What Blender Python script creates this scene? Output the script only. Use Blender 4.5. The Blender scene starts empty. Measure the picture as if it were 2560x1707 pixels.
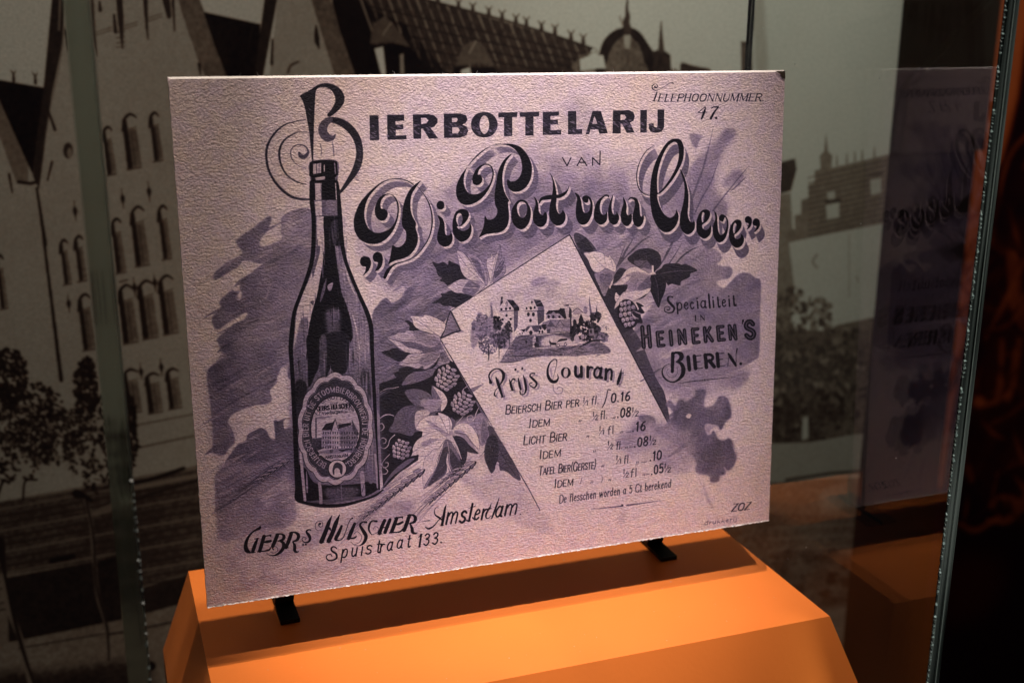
import bpy, math, numpy as np
from mathutils import Vector, Matrix
C = bpy.context.scene.collection

# --- camera, world, lamps, exposure ----------------------------------------
# axes: x along the card, y away from the camera into the case, z up; metres; the camera is the origin
RIGHT = Vector((0.9411019, -0.33808478, 0.00508791))      # camera axes in the room
DOWN = Vector((-0.08817865, -0.2599277, -0.96159353))
FWD = Vector((0.32642263, 0.90450886, -0.27443031))
FPX, CX, CY = 2932.345, 1280.0, 853.5                      # lens in pixels of a 2560 x 1707 frame
cam_data = bpy.data.cameras.new('camera'); cam = bpy.data.objects.new('camera', cam_data); C.objects.link(cam)
cam_data.sensor_width = 36.0; cam_data.lens = FPX / 2560 * 36; cam_data.clip_start = .01; cam_data.clip_end = 50
cam.matrix_world = Matrix(((RIGHT.x, -DOWN.x, -FWD.x, 0), (RIGHT.y, -DOWN.y, -FWD.y, 0), (RIGHT.z, -DOWN.z, -FWD.z, 0), (0, 0, 0, 1)))
cam_data.dof.use_dof = True; cam_data.dof.focus_distance = .560; cam_data.dof.aperture_fstop = 9.0
scene = bpy.context.scene; scene.camera = cam
scene.render.resolution_x, scene.render.resolution_y = 1024, 682
scene.view_settings.view_transform = 'Standard'; scene.view_settings.look = 'None'
scene.view_settings.exposure = 0; scene.view_settings.gamma = 1
world = bpy.data.worlds.new('World'); scene.world = world; world.use_nodes = True
world.node_tree.nodes['Background'].inputs[0].default_value = (.55, .45, .62, 1)
world.node_tree.nodes['Background'].inputs[1].default_value = .012        # the gallery's dim bounce

def spot(name, loc, aim, watts, radius, cone, blend, col):
    l = bpy.data.lights.new(name, 'SPOT'); l.energy = watts; l.shadow_soft_size = radius; l.color = col
    l.spot_size = math.radians(cone); l.spot_blend = blend
    o = bpy.data.objects.new(name, l); C.objects.link(o); o.location = loc
    o.rotation_euler = (Vector(aim) - Vector(loc)).to_track_quat('-Z', 'Y').to_euler(); return o
spot('case_spot', (.205, .385, 1.30), (.228, .50, -.30), 58, .010, 32, 1, (1, .87, .76))
spot('case_spot', (-.18, .41, .70), (.10, .50, -.30), 4.4, .008, 44, .8, (1, .84, .72))
spot('case_spot', (.55, .41, .70), (.26, .50, -.30), 4.0, .008, 44, .8, (1, .84, .72))
spot('card_spot', (.230, -.04, 1.29), (.204, .517, -.19), 132, .014, 12.6, 1, (1, .92, .97))
spot('mural_spot', (.50, .675, .86), (.48, .86, -.08), 66, .03, 40, 1, (.97, .99, .92))
spot('mural_spot', (.10, .30, 1.20), (.04, .86, -.02), 42, .03, 44, 1, (1, .95, .87))  # added fill: lifts the mural's left side and spills onto the card
spot('edge_fill', (.445, .28, .90), (.408, .39, -.15), 105, .02, 10, 1, (.92, 1, .94))  # added lamp, only to brighten the right pane's front edge
spot('gallery_spot', (1.15, .55, 1.0), (1.22, 1.25, -.2), 22, .05, 50, .8, (1, .50, .28))

def proj(P):
    """where a point of the room falls in the 2560 x 1707 photograph (used to carry traced prints onto their real planes)"""
    P = Vector(P); d = P.dot(FWD); return (CX + FPX * P.dot(RIGHT) / d, CY + FPX * P.dot(DOWN) / d)
# ---------------------------------------------------------------------------
# flat print, drawn as filled outlines and pen strokes into one tone sheet
# (1 = bare paper, 0 = solid ink); the sheet is the print on the real card
# ---------------------------------------------------------------------------
def homography(src, dst):
    A = []
    for (x, y), (u, v) in zip(src, dst):
        A.append([x, y, 1, 0, 0, 0, -u * x, -u * y, -u])
        A.append([0, 0, 0, x, y, 1, -v * x, -v * y, -v])
    return np.linalg.svd(np.array(A, float))[2][-1].reshape(3, 3)

def catmull(P, closed, k=6):
    P = np.asarray(P, float); n = len(P)
    if n < 3: return P
    if closed:
        a, b, c, d = np.roll(P, 1, 0), P, np.roll(P, -1, 0), np.roll(P, -2, 0)
    else:
        Q = np.vstack([2 * P[0] - P[1], P, 2 * P[-1] - P[-2]])
        a, b, c, d = Q[:-3], Q[1:-2], Q[2:-1], Q[3:]
    t = (np.arange(k) / k)[:, None, None]
    R = .5 * (2 * b + (c - a) * t + (2 * a - 5 * b + 4 * c - d) * t ** 2 + (3 * b - a - 3 * c + d) * t ** 3)
    R = R.transpose(1, 0, 2).reshape(-1, P.shape[1])
    return R if closed else np.vstack([R, P[-1:]])

def winding_mask(loops, W, H, ss=2):
    """loops of canvas points -> (x0, y0, coverage) by non-zero winding"""
    allp = np.vstack(loops)
    x0 = max(0, int(np.floor(allp[:, 0].min())) - 1); y0 = max(0, int(np.floor(allp[:, 1].min())) - 1)
    x1 = min(W, int(np.ceil(allp[:, 0].max())) + 2); y1 = min(H, int(np.ceil(allp[:, 1].max())) + 2)
    if x1 <= x0 or y1 <= y0: return None
    w, h = (x1 - x0) * ss, (y1 - y0) * ss
    A = np.vstack([l for l in loops]); B = np.vstack([np.roll(l, -1, 0) for l in loops])
    A = (A - (x0, y0)) * ss; B = (B - (x0, y0)) * ss
    up = B[:, 1] > A[:, 1]
    lo = np.where(up[:, None], A, B); hi = np.where(up[:, None], B, A); s = np.where(up, 1, -1)
    r0 = np.clip(np.ceil(lo[:, 1] - .5), 0, h).astype(int); r1 = np.clip(np.ceil(hi[:, 1] - .5), 0, h).astype(int)
    n = np.maximum(r1 - r0, 0)
    if n.sum() == 0: return None
    idx = np.repeat(np.arange(len(n)), n)
    row = np.arange(n.sum()) - np.repeat(np.cumsum(n) - n, n) + r0[idx]
    sl = (hi[idx, 0] - lo[idx, 0]) / (hi[idx, 1] - lo[idx, 1])
    xx = lo[idx, 0] + (row + .5 - lo[idx, 1]) * sl
    col = np.clip(np.ceil(xx - .5), 0, w).astype(int)
    acc = np.bincount(row * (w + 1) + col, weights=s[idx], minlength=h * (w + 1)).reshape(h, w + 1)
    m = (np.abs(np.cumsum(acc, 1)[:, :w]) > .5).astype(np.float32)
    m = m.reshape(h // ss, ss, w // ss, ss).mean((1, 3))
    return x0, y0, m

def box(a, r):
    if r < 1: return a
    for ax in (0, 1):
        p = np.pad(a, [(r + 1, r) if i == ax else (0, 0) for i in (0, 1)], mode='edge')
        c = np.cumsum(p, axis=ax, dtype=np.float64); n = a.shape[ax]; k = 2 * r + 1
        a = ((c[k:] - c[:-k]) if ax == 0 else (c[:, k:] - c[:, :-k])) / k
    return a.astype(np.float32)

def cloud(W, H, cell, seed, octaves=3):
    rs = np.random.RandomState(seed); out = np.zeros((H, W), np.float32); amp = 1; tot = 0
    for o in range(octaves):
        c = max(2, cell / 2 ** o); gw, gh = int(W / c) + 3, int(H / c) + 3
        g = rs.rand(gh, gw).astype(np.float32)
        yy = np.arange(H) / c; xx = np.arange(W) / c
        iy = yy.astype(int); ix = xx.astype(int); fy = yy - iy; fx = xx - ix
        fy = (fy * fy * (3 - 2 * fy))[:, None]; fx = (fx * fx * (3 - 2 * fx))[None]
        a = g[iy][:, ix]; b = g[iy][:, ix + 1]; e = g[iy + 1][:, ix]; f = g[iy + 1][:, ix + 1]
        out += amp * ((a * (1 - fx) + b * fx) * (1 - fy) + (e * (1 - fx) + f * fx) * fy); tot += amp; amp *= .55
    return out / tot

class Sheet:
    def __init__(s, W, H, Hm, base=1.0):
        s.W, s.H, s.M = W, H, Hm
        s.a = np.full((H, W), base, np.float32); s.f = (0, 0, 1); s.rec = None; s.wk = 1
    def at(s, x0, y0, k): s.f = (x0, y0, k)
    def tr(s, P):
        P = np.asarray(P, float); x0, y0, k = s.f
        X = np.stack([P[:, 0] / k + x0, P[:, 1] / k + y0, np.ones(len(P))])
        Y = s.M @ X
        return (Y[:2] / Y[2]).T
    def pts(s, t): return np.array([[float(v) for v in q.split(',')] for q in t.split()])
    def put(s, loops, tone, alpha=1, soft=0, tex=0):
        r = winding_mask(loops, s.W, s.H)
        if r is None: return
        x0, y0, m = r
        if soft:
            m = np.pad(m, soft * 2); ya, xa = y0 - soft * 2, x0 - soft * 2
            m = box(box(m, soft), soft)
            cy, cx = max(0, -ya), max(0, -xa)
            m = m[cy:min(m.shape[0], s.H - ya), cx:min(m.shape[1], s.W - xa)]
            x0, y0 = max(0, xa), max(0, ya)
        if s.rec is not None:
            s.rec[y0:y0 + m.shape[0], x0:x0 + m.shape[1]] = np.maximum(s.rec[y0:y0 + m.shape[0], x0:x0 + m.shape[1]], m)
            return
        v = s.a[y0:y0 + m.shape[0], x0:x0 + m.shape[1]]
        if tex: tone = tone + tex * (s.tx[y0:y0 + m.shape[0], x0:x0 + m.shape[1]] - .5)
        v += (tone - v) * m * alpha
    def B(s, tone, t, holes=(), **k):          # smooth outline
        s.put([s.tr(catmull(s.pts(t), True))] + [s.tr(catmull(s.pts(h), True)) for h in holes], tone, **k) if not holes else s.holes(tone, t, holes, True, **k)
    def P(s, tone, t, holes=(), **k):          # straight outline
        s.put([s.tr(s.pts(t))], tone, **k) if not holes else s.holes(tone, t, holes, False, **k)
    def holes(s, tone, t, holes, smooth, **k):
        f = (lambda q: catmull(q, True)) if smooth else (lambda q: q)
        def area(p): return np.sum(p[:, 0] * np.roll(p[:, 1], -1) - p[:, 1] * np.roll(p[:, 0], -1))
        o = s.tr(f(s.pts(t))); L = [o if area(o) > 0 else o[::-1]]
        for h in holes:
            q = s.tr(catmull(s.pts(h), True) if smooth else s.pts(h)); L.append(q[::-1] if area(q) > 0 else q)
        s.put(L, tone, **k)
    def E(s, tone, cx, cy, rx, ry, rot=0, n=28, **k):
        a = np.linspace(0, 2 * np.pi, n, endpoint=False); c, q = np.cos(rot), np.sin(rot)
        x, y = rx * np.cos(a), ry * np.sin(a)
        s.put([s.tr(np.stack([cx + x * c - y * q, cy + x * q + y * c], 1))], tone, **k)
    def pen(s, Q):                             # [x, y, width] rows -> loops
        L = []; XY = Q[:, :2]; R = Q[:, 2] / 2
        d = np.diff(XY, axis=0); l = np.hypot(*d.T); keep = l > 1e-6
        for i in np.nonzero(keep)[0]:
            n = np.array([-d[i, 1], d[i, 0]]) / l[i]
            L.append(np.array([XY[i] + n * R[i], XY[i] - n * R[i], XY[i + 1] - n * R[i + 1], XY[i + 1] + n * R[i + 1]]))
        a = np.linspace(0, 2 * np.pi, 10, endpoint=False)
        cs = np.stack([np.cos(a), np.sin(a)], 1)
        for i in range(len(XY)):
            if R[i] > .2: L.append(XY[i] + cs * R[i])
        out = []
        for p in L:
            p = s.tr(p); ar = np.sum(p[:, 0] * np.roll(p[:, 1], -1) - p[:, 1] * np.roll(p[:, 0], -1))
            out.append(p if ar > 0 else p[::-1])
        return out
    def S(s, tone, t, w=None, smooth=True, **k):
        Q = s.pts(t)
        if Q.shape[1] == 2: Q = np.column_stack([Q, np.full(len(Q), w)])
        if smooth and len(Q) > 2: Q = catmull(Q, False, 5)
        Q[:, 2] = np.maximum(Q[:, 2] * s.wk, .1)
        s.put(s.pen(Q), tone, **k)

# pen alphabet: cap height 10, x first; 'T' thick stroke, 't' thin stroke, 'm' medium
GL = {
'A': (8, 't 0,0 4,10|T 4,10 8,0|t 1.6,3.6 6.4,3.6'), 'B': (7, 'T 1,0 1,10|m 1,10 4.4,10 6,8.6 6,6.8 4.4,5.3 1,5.3|m 4.4,5.3 6.8,4.2 6.8,1.6 5,0 1,0'),
'C': (7.5, 'T 7,8 5.6,10 3,10 .8,7.6 .8,2.6 3,0 5.6,0 7.2,2'), 'D': (7.5, 'T 1,0 1,10|m 1,10 4.4,10 7,7.6 7,2.6 4.4,0 1,0'),
'E': (6.5, 'T 1,0 1,10|t 1,10 6,10|t 1,5.2 5,5.2|t 1,0 6.2,0'), 'F': (6, 'T 1,0 1,10|t 1,10 6,10|t 1,5.2 5,5.2'),
'G': (8, 'T 7,8 5.6,10 3,10 .8,7.6 .8,2.6 3,0 5.6,0 7,1.6|m 7,4.6 7,0'), 'H': (7.5, 'T 1,0 1,10|T 6.5,0 6.5,10|t 1,5.2 6.5,5.2'),
'I': (2.6, 'T 1.3,0 1.3,10'), 'J': (5, 'T 3.6,10 3.6,2 2.4,0 .6,1'), 'K': (7.5, 'T 1,0 1,10|t 1,4 6,10|T 3,6.2 7,0'),
'L': (6, 'T 1,10 1,0|t 1,0 5.8,0'), 'M': (9.5, 't 1,0 1,10|T 1,10 4.7,1|t 4.7,1 8.4,10|T 8.4,10 8.4,0'),
'N': (8, 't 1,0 1,10|T 1,10 7,0|t 7,0 7,10'), 'O': (8, 'T 4,10 1.4,8.6 .8,5 1.4,1.4 4,0 6.6,1.4 7.2,5 6.6,8.6 4,10'),
'P': (6.8, 'T 1,0 1,10|m 1,10 4.4,10 6.4,8.6 6.4,6.4 4.4,4.8 1,4.8'), 'R': (7.5, 'T 1,0 1,10|m 1,10 4.4,10 6.4,8.6 6.4,6.6 4.4,5.1 1,5.1|T 3.8,5.1 7,0'),
'S': (6.6, 'T 6,8.4 4.6,10 2.4,10 1,8.4 1.4,6.4 5,4.4 6.2,2.4 5,.3 2.6,0 .6,1.8'), 'T': (7, 'T 3.5,0 3.5,10|t 0,10 7,10'),
'U': (7.5, 'T 1,10 1,2.4 2.6,0 5,0 6.5,2.4|t 6.5,2.4 6.5,10'), 'V': (7.5, 'T 0,10 3.7,0|t 3.7,0 7.4,10'),
'W': (10, 'T 0,10 2.6,0|t 2.6,0 5,10|T 5,10 7.6,0|t 7.6,0 10,10'), 'Z': (6.5, 't .5,10 6.2,10|T 6.2,10 .3,0|t .3,0 6.4,0'),
'0': (6, 'T 3,10 1.2,8.4 .8,5 1.2,1.6 3,0 4.8,1.6 5.2,5 4.8,8.4 3,10'), '1': (3.4, 't .4,8 2,10|T 2,10 2,0'), '2': (6, 'm .8,8 2.4,10 4.6,9.6 5,7.4 .6,0|T .6,0 5.4,0'),
'3': (6, 'T .8,8.6 2.6,10 4.8,8.8 4.6,6.4 2.4,5.4 5,4.4 5.4,2 3.4,0 .8,1.4'), '4': (6, 't 5.6,3 .4,3 4,10|T 4,10 4,0'), '5': (6, 'm 5,10 1.6,10 1.2,5.6|T 1.2,5.6 4,6.2 5.2,3.2 3.6,.2 .8,1'),
'6': (6, 'T 4.8,9.6 2.6,8 1,4 2,.4 4,.2 5.2,2.4 4.4,5 2.4,5.2 1,3'), '7': (5.6, 'm .4,9.6 5.2,10|T 5.2,10 2,0'), '8': (6, 'T 3,5.4 1.2,7 1.4,9.2 3,10 4.6,9.2 4.8,7 3,5.4 1,3.4 1.2,1 3,0 4.8,1 5,3.4 3,5.4'),
'a': (5.6, 'm 4.4,5.4 2.4,6.6 .8,4.6 .6,2 1.8,.2 3.2,.6 4.4,3|T 4.6,6.4 4.2,1 5.2,.2'), 'b': (5.6, 'T 1,10 1,.6|m 1,3 2.6,6.4 4.6,5.6 4.8,2 3.4,.2 1,.8'),
'c': (4.8, 'm 4.2,5.4 2.6,6.6 .9,4.8 .9,1.6 2.6,.1 4.4,1.6'), 'd': (5.8, 'm 4.4,5 2.6,6.6 .9,4.6 .9,1.6 2.4,.2 4.4,2|T 4.6,10.4 4.4,.4'),
'e': (5, 'm 1,3.4 4,4.2 4,5.8 2.6,6.6 1,4.6 1,1.6 2.6,.1 4.4,1.4'), 'f': (3.4, 'T 3.6,9.8 2.4,10 1.8,8 1.5,0|t .4,6.4 3.2,6.4'),
'h': (5.8, 'T 1,10 1,0|m 1,4 3,6.6 4.6,5.4 4.6,0'), 'i': (2.4, 'T 1.2,6.5 1.2,0|T 1.2,9 1.2,9.3'), 'j': (2.6, 'T 1.4,6.5 1.4,-1.6 0,-3 -1,-2|T 1.4,9 1.4,9.3'), 'k': (5.4, 'T 1,10 1,0|t 1,2.6 4.4,6.4|T 2.2,3.8 5,0'),
'l': (2.4, 'T 1.2,10.4 1.2,0'), 'm': (8.6, 'T 1,6.5 1,0|m 1,4 2.8,6.6 4.3,5.4 4.3,0|m 4.3,4 6,6.6 7.6,5.4 7.6,0'), 'n': (5.8, 'T 1,6.5 1,0|m 1,4 3,6.6 4.6,5.4 4.6,0'),
'o': (5.4, 'T 2.7,6.6 1,4.8 .9,1.8 2.7,0 4.5,1.8 4.4,4.8 2.7,6.6'), 'p': (5.6, 'T 1,6.5 1,-3.4|m 1,3 2.6,6.4 4.6,5.6 4.8,2 3.4,.2 1,.8'), 'r': (4, 'T 1,6.5 1,0|m 1,3.8 2.4,6.2 4,6'),
's': (4.4, 'T 4,5.6 2.6,6.6 1,5.6 1.4,4 3.6,2.6 3.8,1 2.2,0 .5,1'), 't': (3.4, 'T 1.6,9 1.6,1 2.6,0 3.4,.6|t .3,6.4 3.2,6.4'), 'u': (5.8, 'T 1,6.5 1,1.6 2.6,0 4.6,2|T 4.6,6.5 4.6,0'),
'v': (5, 'T .4,6.5 2.5,0|t 2.5,0 4.6,6.5'), 'w': (7.6, 'T .4,6.5 2.2,0|t 2.2,0 3.8,6.5|T 3.8,6.5 5.6,0|t 5.6,0 7.2,6.5'), 'z': (4.6, 't .5,6.4 4.2,6.4|T 4.2,6.4 .4,0|t .4,0 4.4,0'), 'g': (5.4, 'm 4.4,5.4 2.4,6.6 .8,4.6 .8,2 2,.4 4.2,2|T 4.6,6.4 4.4,-1.8 2.6,-3.2 .8,-2.4'),
'.': (2.4, 'T 1,.2 1,.5'), ',': (2.4, 'T 1.2,.4 .8,-1'), "'": (2.4, 'T 1.4,10 1.2,8'), '-': (5, 't .5,4 4.5,4'), '"': (3, 'T .6,1.6 .3,0|T 2,1.6 1.7,0'), '/': (3.6, 't 0,0 3.6,10'), '(': (3, 't 2.6,11 1.2,7 1.2,3 2.6,-1'), ')': (3, 't .4,11 1.8,7 1.8,3 .4,-1'), ' ': (3.4, ''), '_': (7, 't 0,1 7,1'),
}
SMOOTH = set('BCDGJOPRSU023568abcdefghjmnopqrstug()')
def text(s, tone, st, x0, y0, x1, y1, cap, T=1.6, t=.7, slant=0, serif=0, small=.72, arc=None, track=.9, **k):
    """lettering along a baseline (or along arc(u) -> x, y, angle); lower case '^' prefix = small capital"""
    items = []; i = 0; adv = 0
    while i < len(st):
        c = st[i]; z = 1.0
        if c == '^': i += 1; c = st[i].upper(); z = small
        w, g = GL[c]; items.append((c, z, adv, g)); adv += (w + track) * z; i += 1
    adv -= track
    L = np.hypot(x1 - x0, y1 - y0) if arc is None else 1
    kx = L / adv; ky = cap / 10; loops = []
    ang = np.arctan2(y1 - y0, x1 - x0) if arc is None else 0
    for c, z, a, g in items:
        for part in g.split('|'):
            if not part: continue
            kind, rest = part[0], part[2:]; Q = s.pts(rest)
            w = {'T': T, 't': t, 'm': (T * .7 + t * .3)}[kind]
            if c in SMOOTH and len(Q) > 2: Q = catmull(Q, False, 4)
            W = np.full(len(Q), w * z ** .5)
            segs = [np.column_stack([Q * z, W])]
            if serif and len(Q) < 4 and kind in 'Tm' and c not in ".,'\"":
                for e in (Q[0], Q[-1]):
                    if e[1] in (0, 10, 6.5, 10.4, -3.4): segs.append(np.array([[e[0] - serif, e[1], t], [e[0] + serif, e[1], t]]) * (z, z, 1))
            for q in segs:
                q = q.copy()
                if arc is None:
                    X = (q[:, 0] + a) * kx + q[:, 1] * slant * ky; Y = -q[:, 1] * ky
                    P = np.column_stack([x0 + X * np.cos(ang) - Y * np.sin(ang), y0 + X * np.sin(ang) + Y * np.cos(ang), q[:, 2] * ky])
                else:
                    P = []
                    for px, py, pw in q:
                        ex, ey, nx, ny = arc((px + a) * kx); P.append((ex + nx * py * ky, ey + ny * py * ky, pw * ky))
                    P = np.array(P)
                loops += s.pen(P)
    s.put(loops, tone, **k)
def draw_card():
    CW, CH = 2400, 1924
    Hm = homography([(420, 193), (1963, 176), (1922, 1301), (519, 1519)], [(0, 0), (CW, 0), (CW, CH), (0, CH)])
    s = Sheet(CW, CH, Hm); at, B, P, S, E = s.at, s.B, s.P, s.S, s.E
    fine = cloud(CW, CH, 5, 3, 2); broad = cloud(CW, CH, 150, 5, 5)
    s.tx = np.clip(.5 + 1.5 * (.35 * fine + .65 * broad - .5), -.3, 1.3); K = .04
    rs = np.random.RandomState(11)
    # --- soft washes behind everything -------------------------------------
    at(0, 0, 1)
    B(.80, '1180,420 1300,380 1420,360 1520,400 1640,420 1760,480 1800,600 1740,700 1600,760 1480,640 1300,640 1120,660 960,700 900,620 920,520 1060,500', soft=40)
    B(.66, '1240,470 1400,440 1540,470 1640,520 1740,560 1760,680 1700,760 1560,720 1440,600 1330,640 1120,760 1000,740 960,680 1080,600', soft=26, tex=.12)
    B(.70, '1440,240 1480,270 1490,330 1440,330 1400,300', soft=16, alpha=.4)
    B(.62, '1725,335 1758,340 1750,350 1742,372 1730,360', soft=4); B(.72, '1795,345 1812,324 1840,326 1832,350 1800,400 1790,470 1820,520 1780,600 1700,640 1660,560 1700,460 1740,400', soft=12, tex=.15)
    B(.62, '1795,348 1812,326 1830,332 1825,350 1796,372', soft=6, alpha=.5); B(.66, '1840,420 1860,440 1836,470 1806,460', soft=9, alpha=.6)
    # left wash
    at(420, 480, 4)
    B(.60, '1160,230 1440,190 1440,700 1300,1040 1210,1400 1205,1640 1190,1700 1030,1720 960,1620 800,1500 640,1350 760,1270 795,1205 700,1230 560,1330 500,1370 465,1350 440,1290 450,1240 530,1160 515,1100 560,1050 650,985 680,1060 705,1085 740,1040 718,950 735,880 800,830 920,760 1000,720 900,715 800,690 740,695 700,750 600,805 500,868 458,872 460,830 510,770 620,690 740,620 725,570 690,520 700,470 860,355 985,258 1032,260 1000,370 925,480 918,530 960,547 1060,510 1135,470 1130,380', soft=2, tex=.12)
    B(.82, '1165,240 1430,200 1430,420 1300,560 1150,520 1140,380', soft=10, alpha=.5)
    B(.52, '1032,260 1000,370 925,480 890,600 740,700 600,800 470,870 460,830 520,760 740,620 700,520 700,470 860,355 985,258', soft=4, alpha=.6, tex=.1)
    B(.50, '650,985 720,1090 780,1190 620,1300 500,1368 450,1290 470,1230 530,1160 520,1090', soft=4, alpha=.6, tex=.1)
    for q in ('1000,970 980,1040 940,1080 990,1050 1010,1000', '1045,915 1000,950 985,975'): B(.9, q, soft=1, alpha=.6)
    B(.58, '640,1350 500,1460 500,1500 545,1600 590,1640 490,1700 400,1790 400,1950 425,2100 440,2280 450,2420 450,2590 520,2625 570,2620 600,2570 640,2530 670,2500 660,2420 620,2340 600,2290 660,2210 840,2140 980,2120 1040,2080 1020,1990 1070,1900 1130,1760 1200,1670 1205,1200 1000,1200', soft=2, tex=.12)
    B(.50, '520,1420 500,1500 545,1600 490,1700 400,1790 400,1950 450,2590 520,2625 600,2570 660,2420 600,2290 560,2100 600,1900 620,1700', soft=14, alpha=.55, tex=.1)
    at(440, 860, 4)
    B(.38, '1010,340 960,360 860,440 870,470 960,430 1000,400', soft=2, alpha=.7)
    B(.50, '560,1080 620,1000 700,975 715,905 790,862 850,838 905,868 940,935 992,945 980,772 1018,768 1035,780 1070,768 1080,850 1125,832 1165,862 1180,1100 1000,1180 760,1320 560,1450 420,1480 395,1400 400,1300 480,1230 500,1160', soft=2, tex=.14)
    P(.42, '982,770 1072,768 1082,860 1165,862 1178,1000 1000,960', soft=1, tex=.1)
    B(.66, '400,1300 520,1180 800,1190 1180,1130 1200,1560 1180,1800 800,1860 640,1950 440,1960 405,1800 395,1560', soft=7, tex=.14)
    B(.82, '900,1560 980,1440 1120,1370 1190,1340 1190,1420 1050,1480 940,1620 860,1640', soft=8, alpha=.8)
    B(.68, '400,1900 800,1750 1300,1800 2100,1560 2500,1560 2600,1620 2100,1800 1500,2000 900,2300 500,2350', soft=26, alpha=.55, tex=.14)
    B(.72, '500,2350 1100,2250 1700,2150 1900,2200 1300,2350 600,2500', soft=24, alpha=.6, tex=.14)
    # right-hand wash
    at(1400, 560, 4)
    B(.62, '740,1060 850,900 1000,700 1100,560 1360,340 1400,260 1500,240 1580,270 1622,330 1600,380 1562,402 1640,424 1700,428 1726,478 1690,540 1600,562 1565,585 1635,642 1700,585 1790,500 1890,492 1955,545 2008,585 2000,900 1992,1290 1930,1370 1760,1460 1500,1560 1200,1640 1000,1600 800,1300', soft=3, tex=.12)
    B(.70, '850,1240 960,1240 1120,1220 1300,1190 1420,1170 1400,1240 1250,1270 1000,1330 900,1320', soft=8, alpha=.7)
    B(.70, '1000,1560 1300,1460 1800,1420 1900,1480 1800,1640 1300,1760 1100,1760', soft=16, alpha=.7, tex=.1)
    # dark ground behind leaves left of the leaflet
    at(0, 0, 1)
    B(.47, '930,800 945,762 966,744 980,757 1003,744 1020,722 1060,715 1100,740 1127,777 1100,850 1192,1000 1215,1060 1100,1090 1010,1040 950,1040 938,950', soft=2, tex=.16)
    B(.88, '1006,712 980,722 966,742 985,752 1010,735', soft=2); B(.62, '955,650 1000,660 1090,620 1160,600 1260,640 1150,720 1080,740 1020,716 985,690 955,700', soft=5, alpha=.8, tex=.1)
    P(.12, '948,960 985,940 1060,950 1120,900 1135,905 1205,1035 1260,1110 1205,1100 1150,1075 1060,1060 1045,1150 1000,1180 958,1222 950,1100', tex=.06)
    # --- wheat beards on the right -----------------------------------------
    at(1400, 180, 4)
    for q in ('1300,1330,26 1350,1180,22 1420,1000,20 1470,820,16 1500,700,8 1535,545,3', '1345,1420,16 1420,1260,14 1510,1100,14 1560,960,8 1585,900,3', '1530,1390,18 1620,1270,14 1740,1120,12 1830,1010,8 1890,940,3', '1700,1200,6 1780,1130,14 1860,1050,4'):
        S(.45, q, alpha=.75)
    at(1420, 580, 6)
    for q in ('720,560,22 800,420,40 880,260,30 950,150,14 990,60,6', '740,540,10 860,380,20 1000,240,30 1120,130,22 1290,30,6', '1340,560,6 1420,440,24 1500,290,36 1560,170,30 1600,60,8', '1500,500,20 1600,350,14 1700,180,6', '1580,520,28 1700,380,26 1830,280,26 1960,220,5', '700,600,12 780,400,16 860,180,6'):
        S(.30, q, alpha=.85)
    # --- leaflet ------------------------------------------------------------
    at(0, 0, 1)
    B(.30, '1436,600 1460,590 1500,640 1530,740 1560,792 1584,824 1605,858 1625,908 1642,948 1662,985 1674,1062 1640,1010 1580,900 1510,760', tex=.08)
    P(.97, '1424,587 1127,777 1152,826 1158,829 1130,833 1100,847 1192,1000 1322,1222 1371,1315 1420,1312 1500,1290 1560,1250 1640,1150 1670,1057 1615,952 1510,752', tex=.04)
    B(.90, '1240,760 1300,720 1370,700 1450,740 1470,800 1400,780 1300,790', soft=9, tex=.2)
    B(.82, '1330,725 1370,700 1400,705 1390,725 1420,745 1380,750 1350,745', soft=5, tex=.1)
    P(.99, '1340,1222 1640,1150 1700,1200 1600,1330 1380,1330', soft=24)
    S(.16, '1424,587 1127,777', 2.4, smooth=False); S(.12, '1424,587 1510,752 1615,952 1670,1057', 3, smooth=False)
    S(.18, '1100,847 1192,1000 1322,1222 1350,1275', 2.6, smooth=False)
    P(.60, '1126,778 1152,824 1160,829 1133,833 1101,847 1119,800', tex=.1)
    S(.2, '1126,778 1118,800 1110,828 1100,847', 3); S(.25, '1128,780 1140,804 1150,824', 4); S(.2, '1101,846 1130,833 1150,827', 4)
    # shade below-left of the leaflet
    B(.84, '1100,1090 1150,1200 1280,1300 1380,1330 1340,1260 1290,1170 1210,1040', soft=9, alpha=.8, tex=.1)
    # --- smoke at lower right ----------------------------------------------
    at(1480, 880, 3.564)
    for tone, sf, al in ((.50, 2, .85), (.42, 8, .6)):
        B(tone, '690,600 730,560 700,500 660,470 690,425 740,480 765,440 800,420 840,440 880,415 918,390 915,345 960,328 1012,345 1000,420 1002,492 1080,470 1130,400 1180,392 1215,430 1235,500 1238,570 1190,620 1150,692 1118,655 1010,640 1022,720 1055,735 1085,700 1122,770 1175,790 1215,768 1250,800 1258,870 1288,930 1262,1010 1215,1052 1170,1015 1190,1080 1140,1100 1130,1150 1060,1155 1040,1100 930,1070 930,980 860,900 760,820 640,770 560,700 440,620 420,570 500,562 558,590 570,650 640,662', soft=sf, alpha=al, tex=.3)
    B(.72, '440,600 700,640 900,800 900,1040 700,1080 500,950 300,900 200,800 300,700', soft=22, alpha=.8, tex=.16)
    B(.97, '836,572 860,548 885,560 865,590'); B(.8, '1010,660 1110,655 1060,690 1030,740', soft=2)
    B(.36, '1195,400 1235,500 1230,580 1185,600 1200,500', soft=5, alpha=.6); B(.36, '1080,730 1120,790 1240,800 1270,930 1200,1000 1100,960', soft=9, alpha=.5, tex=.2)
    B(.75, '980,1160 1020,1240 1080,1380 1060,1390 1010,1280', soft=5, alpha=.6); B(.78, '240,1400 300,1400 280,1540 230,1520', soft=9, alpha=.4)
    B(.8, '1440,1100 1500,1000 1510,1200 1470,1300', soft=20, alpha=.3)
    at(0, 0, 1)
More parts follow.
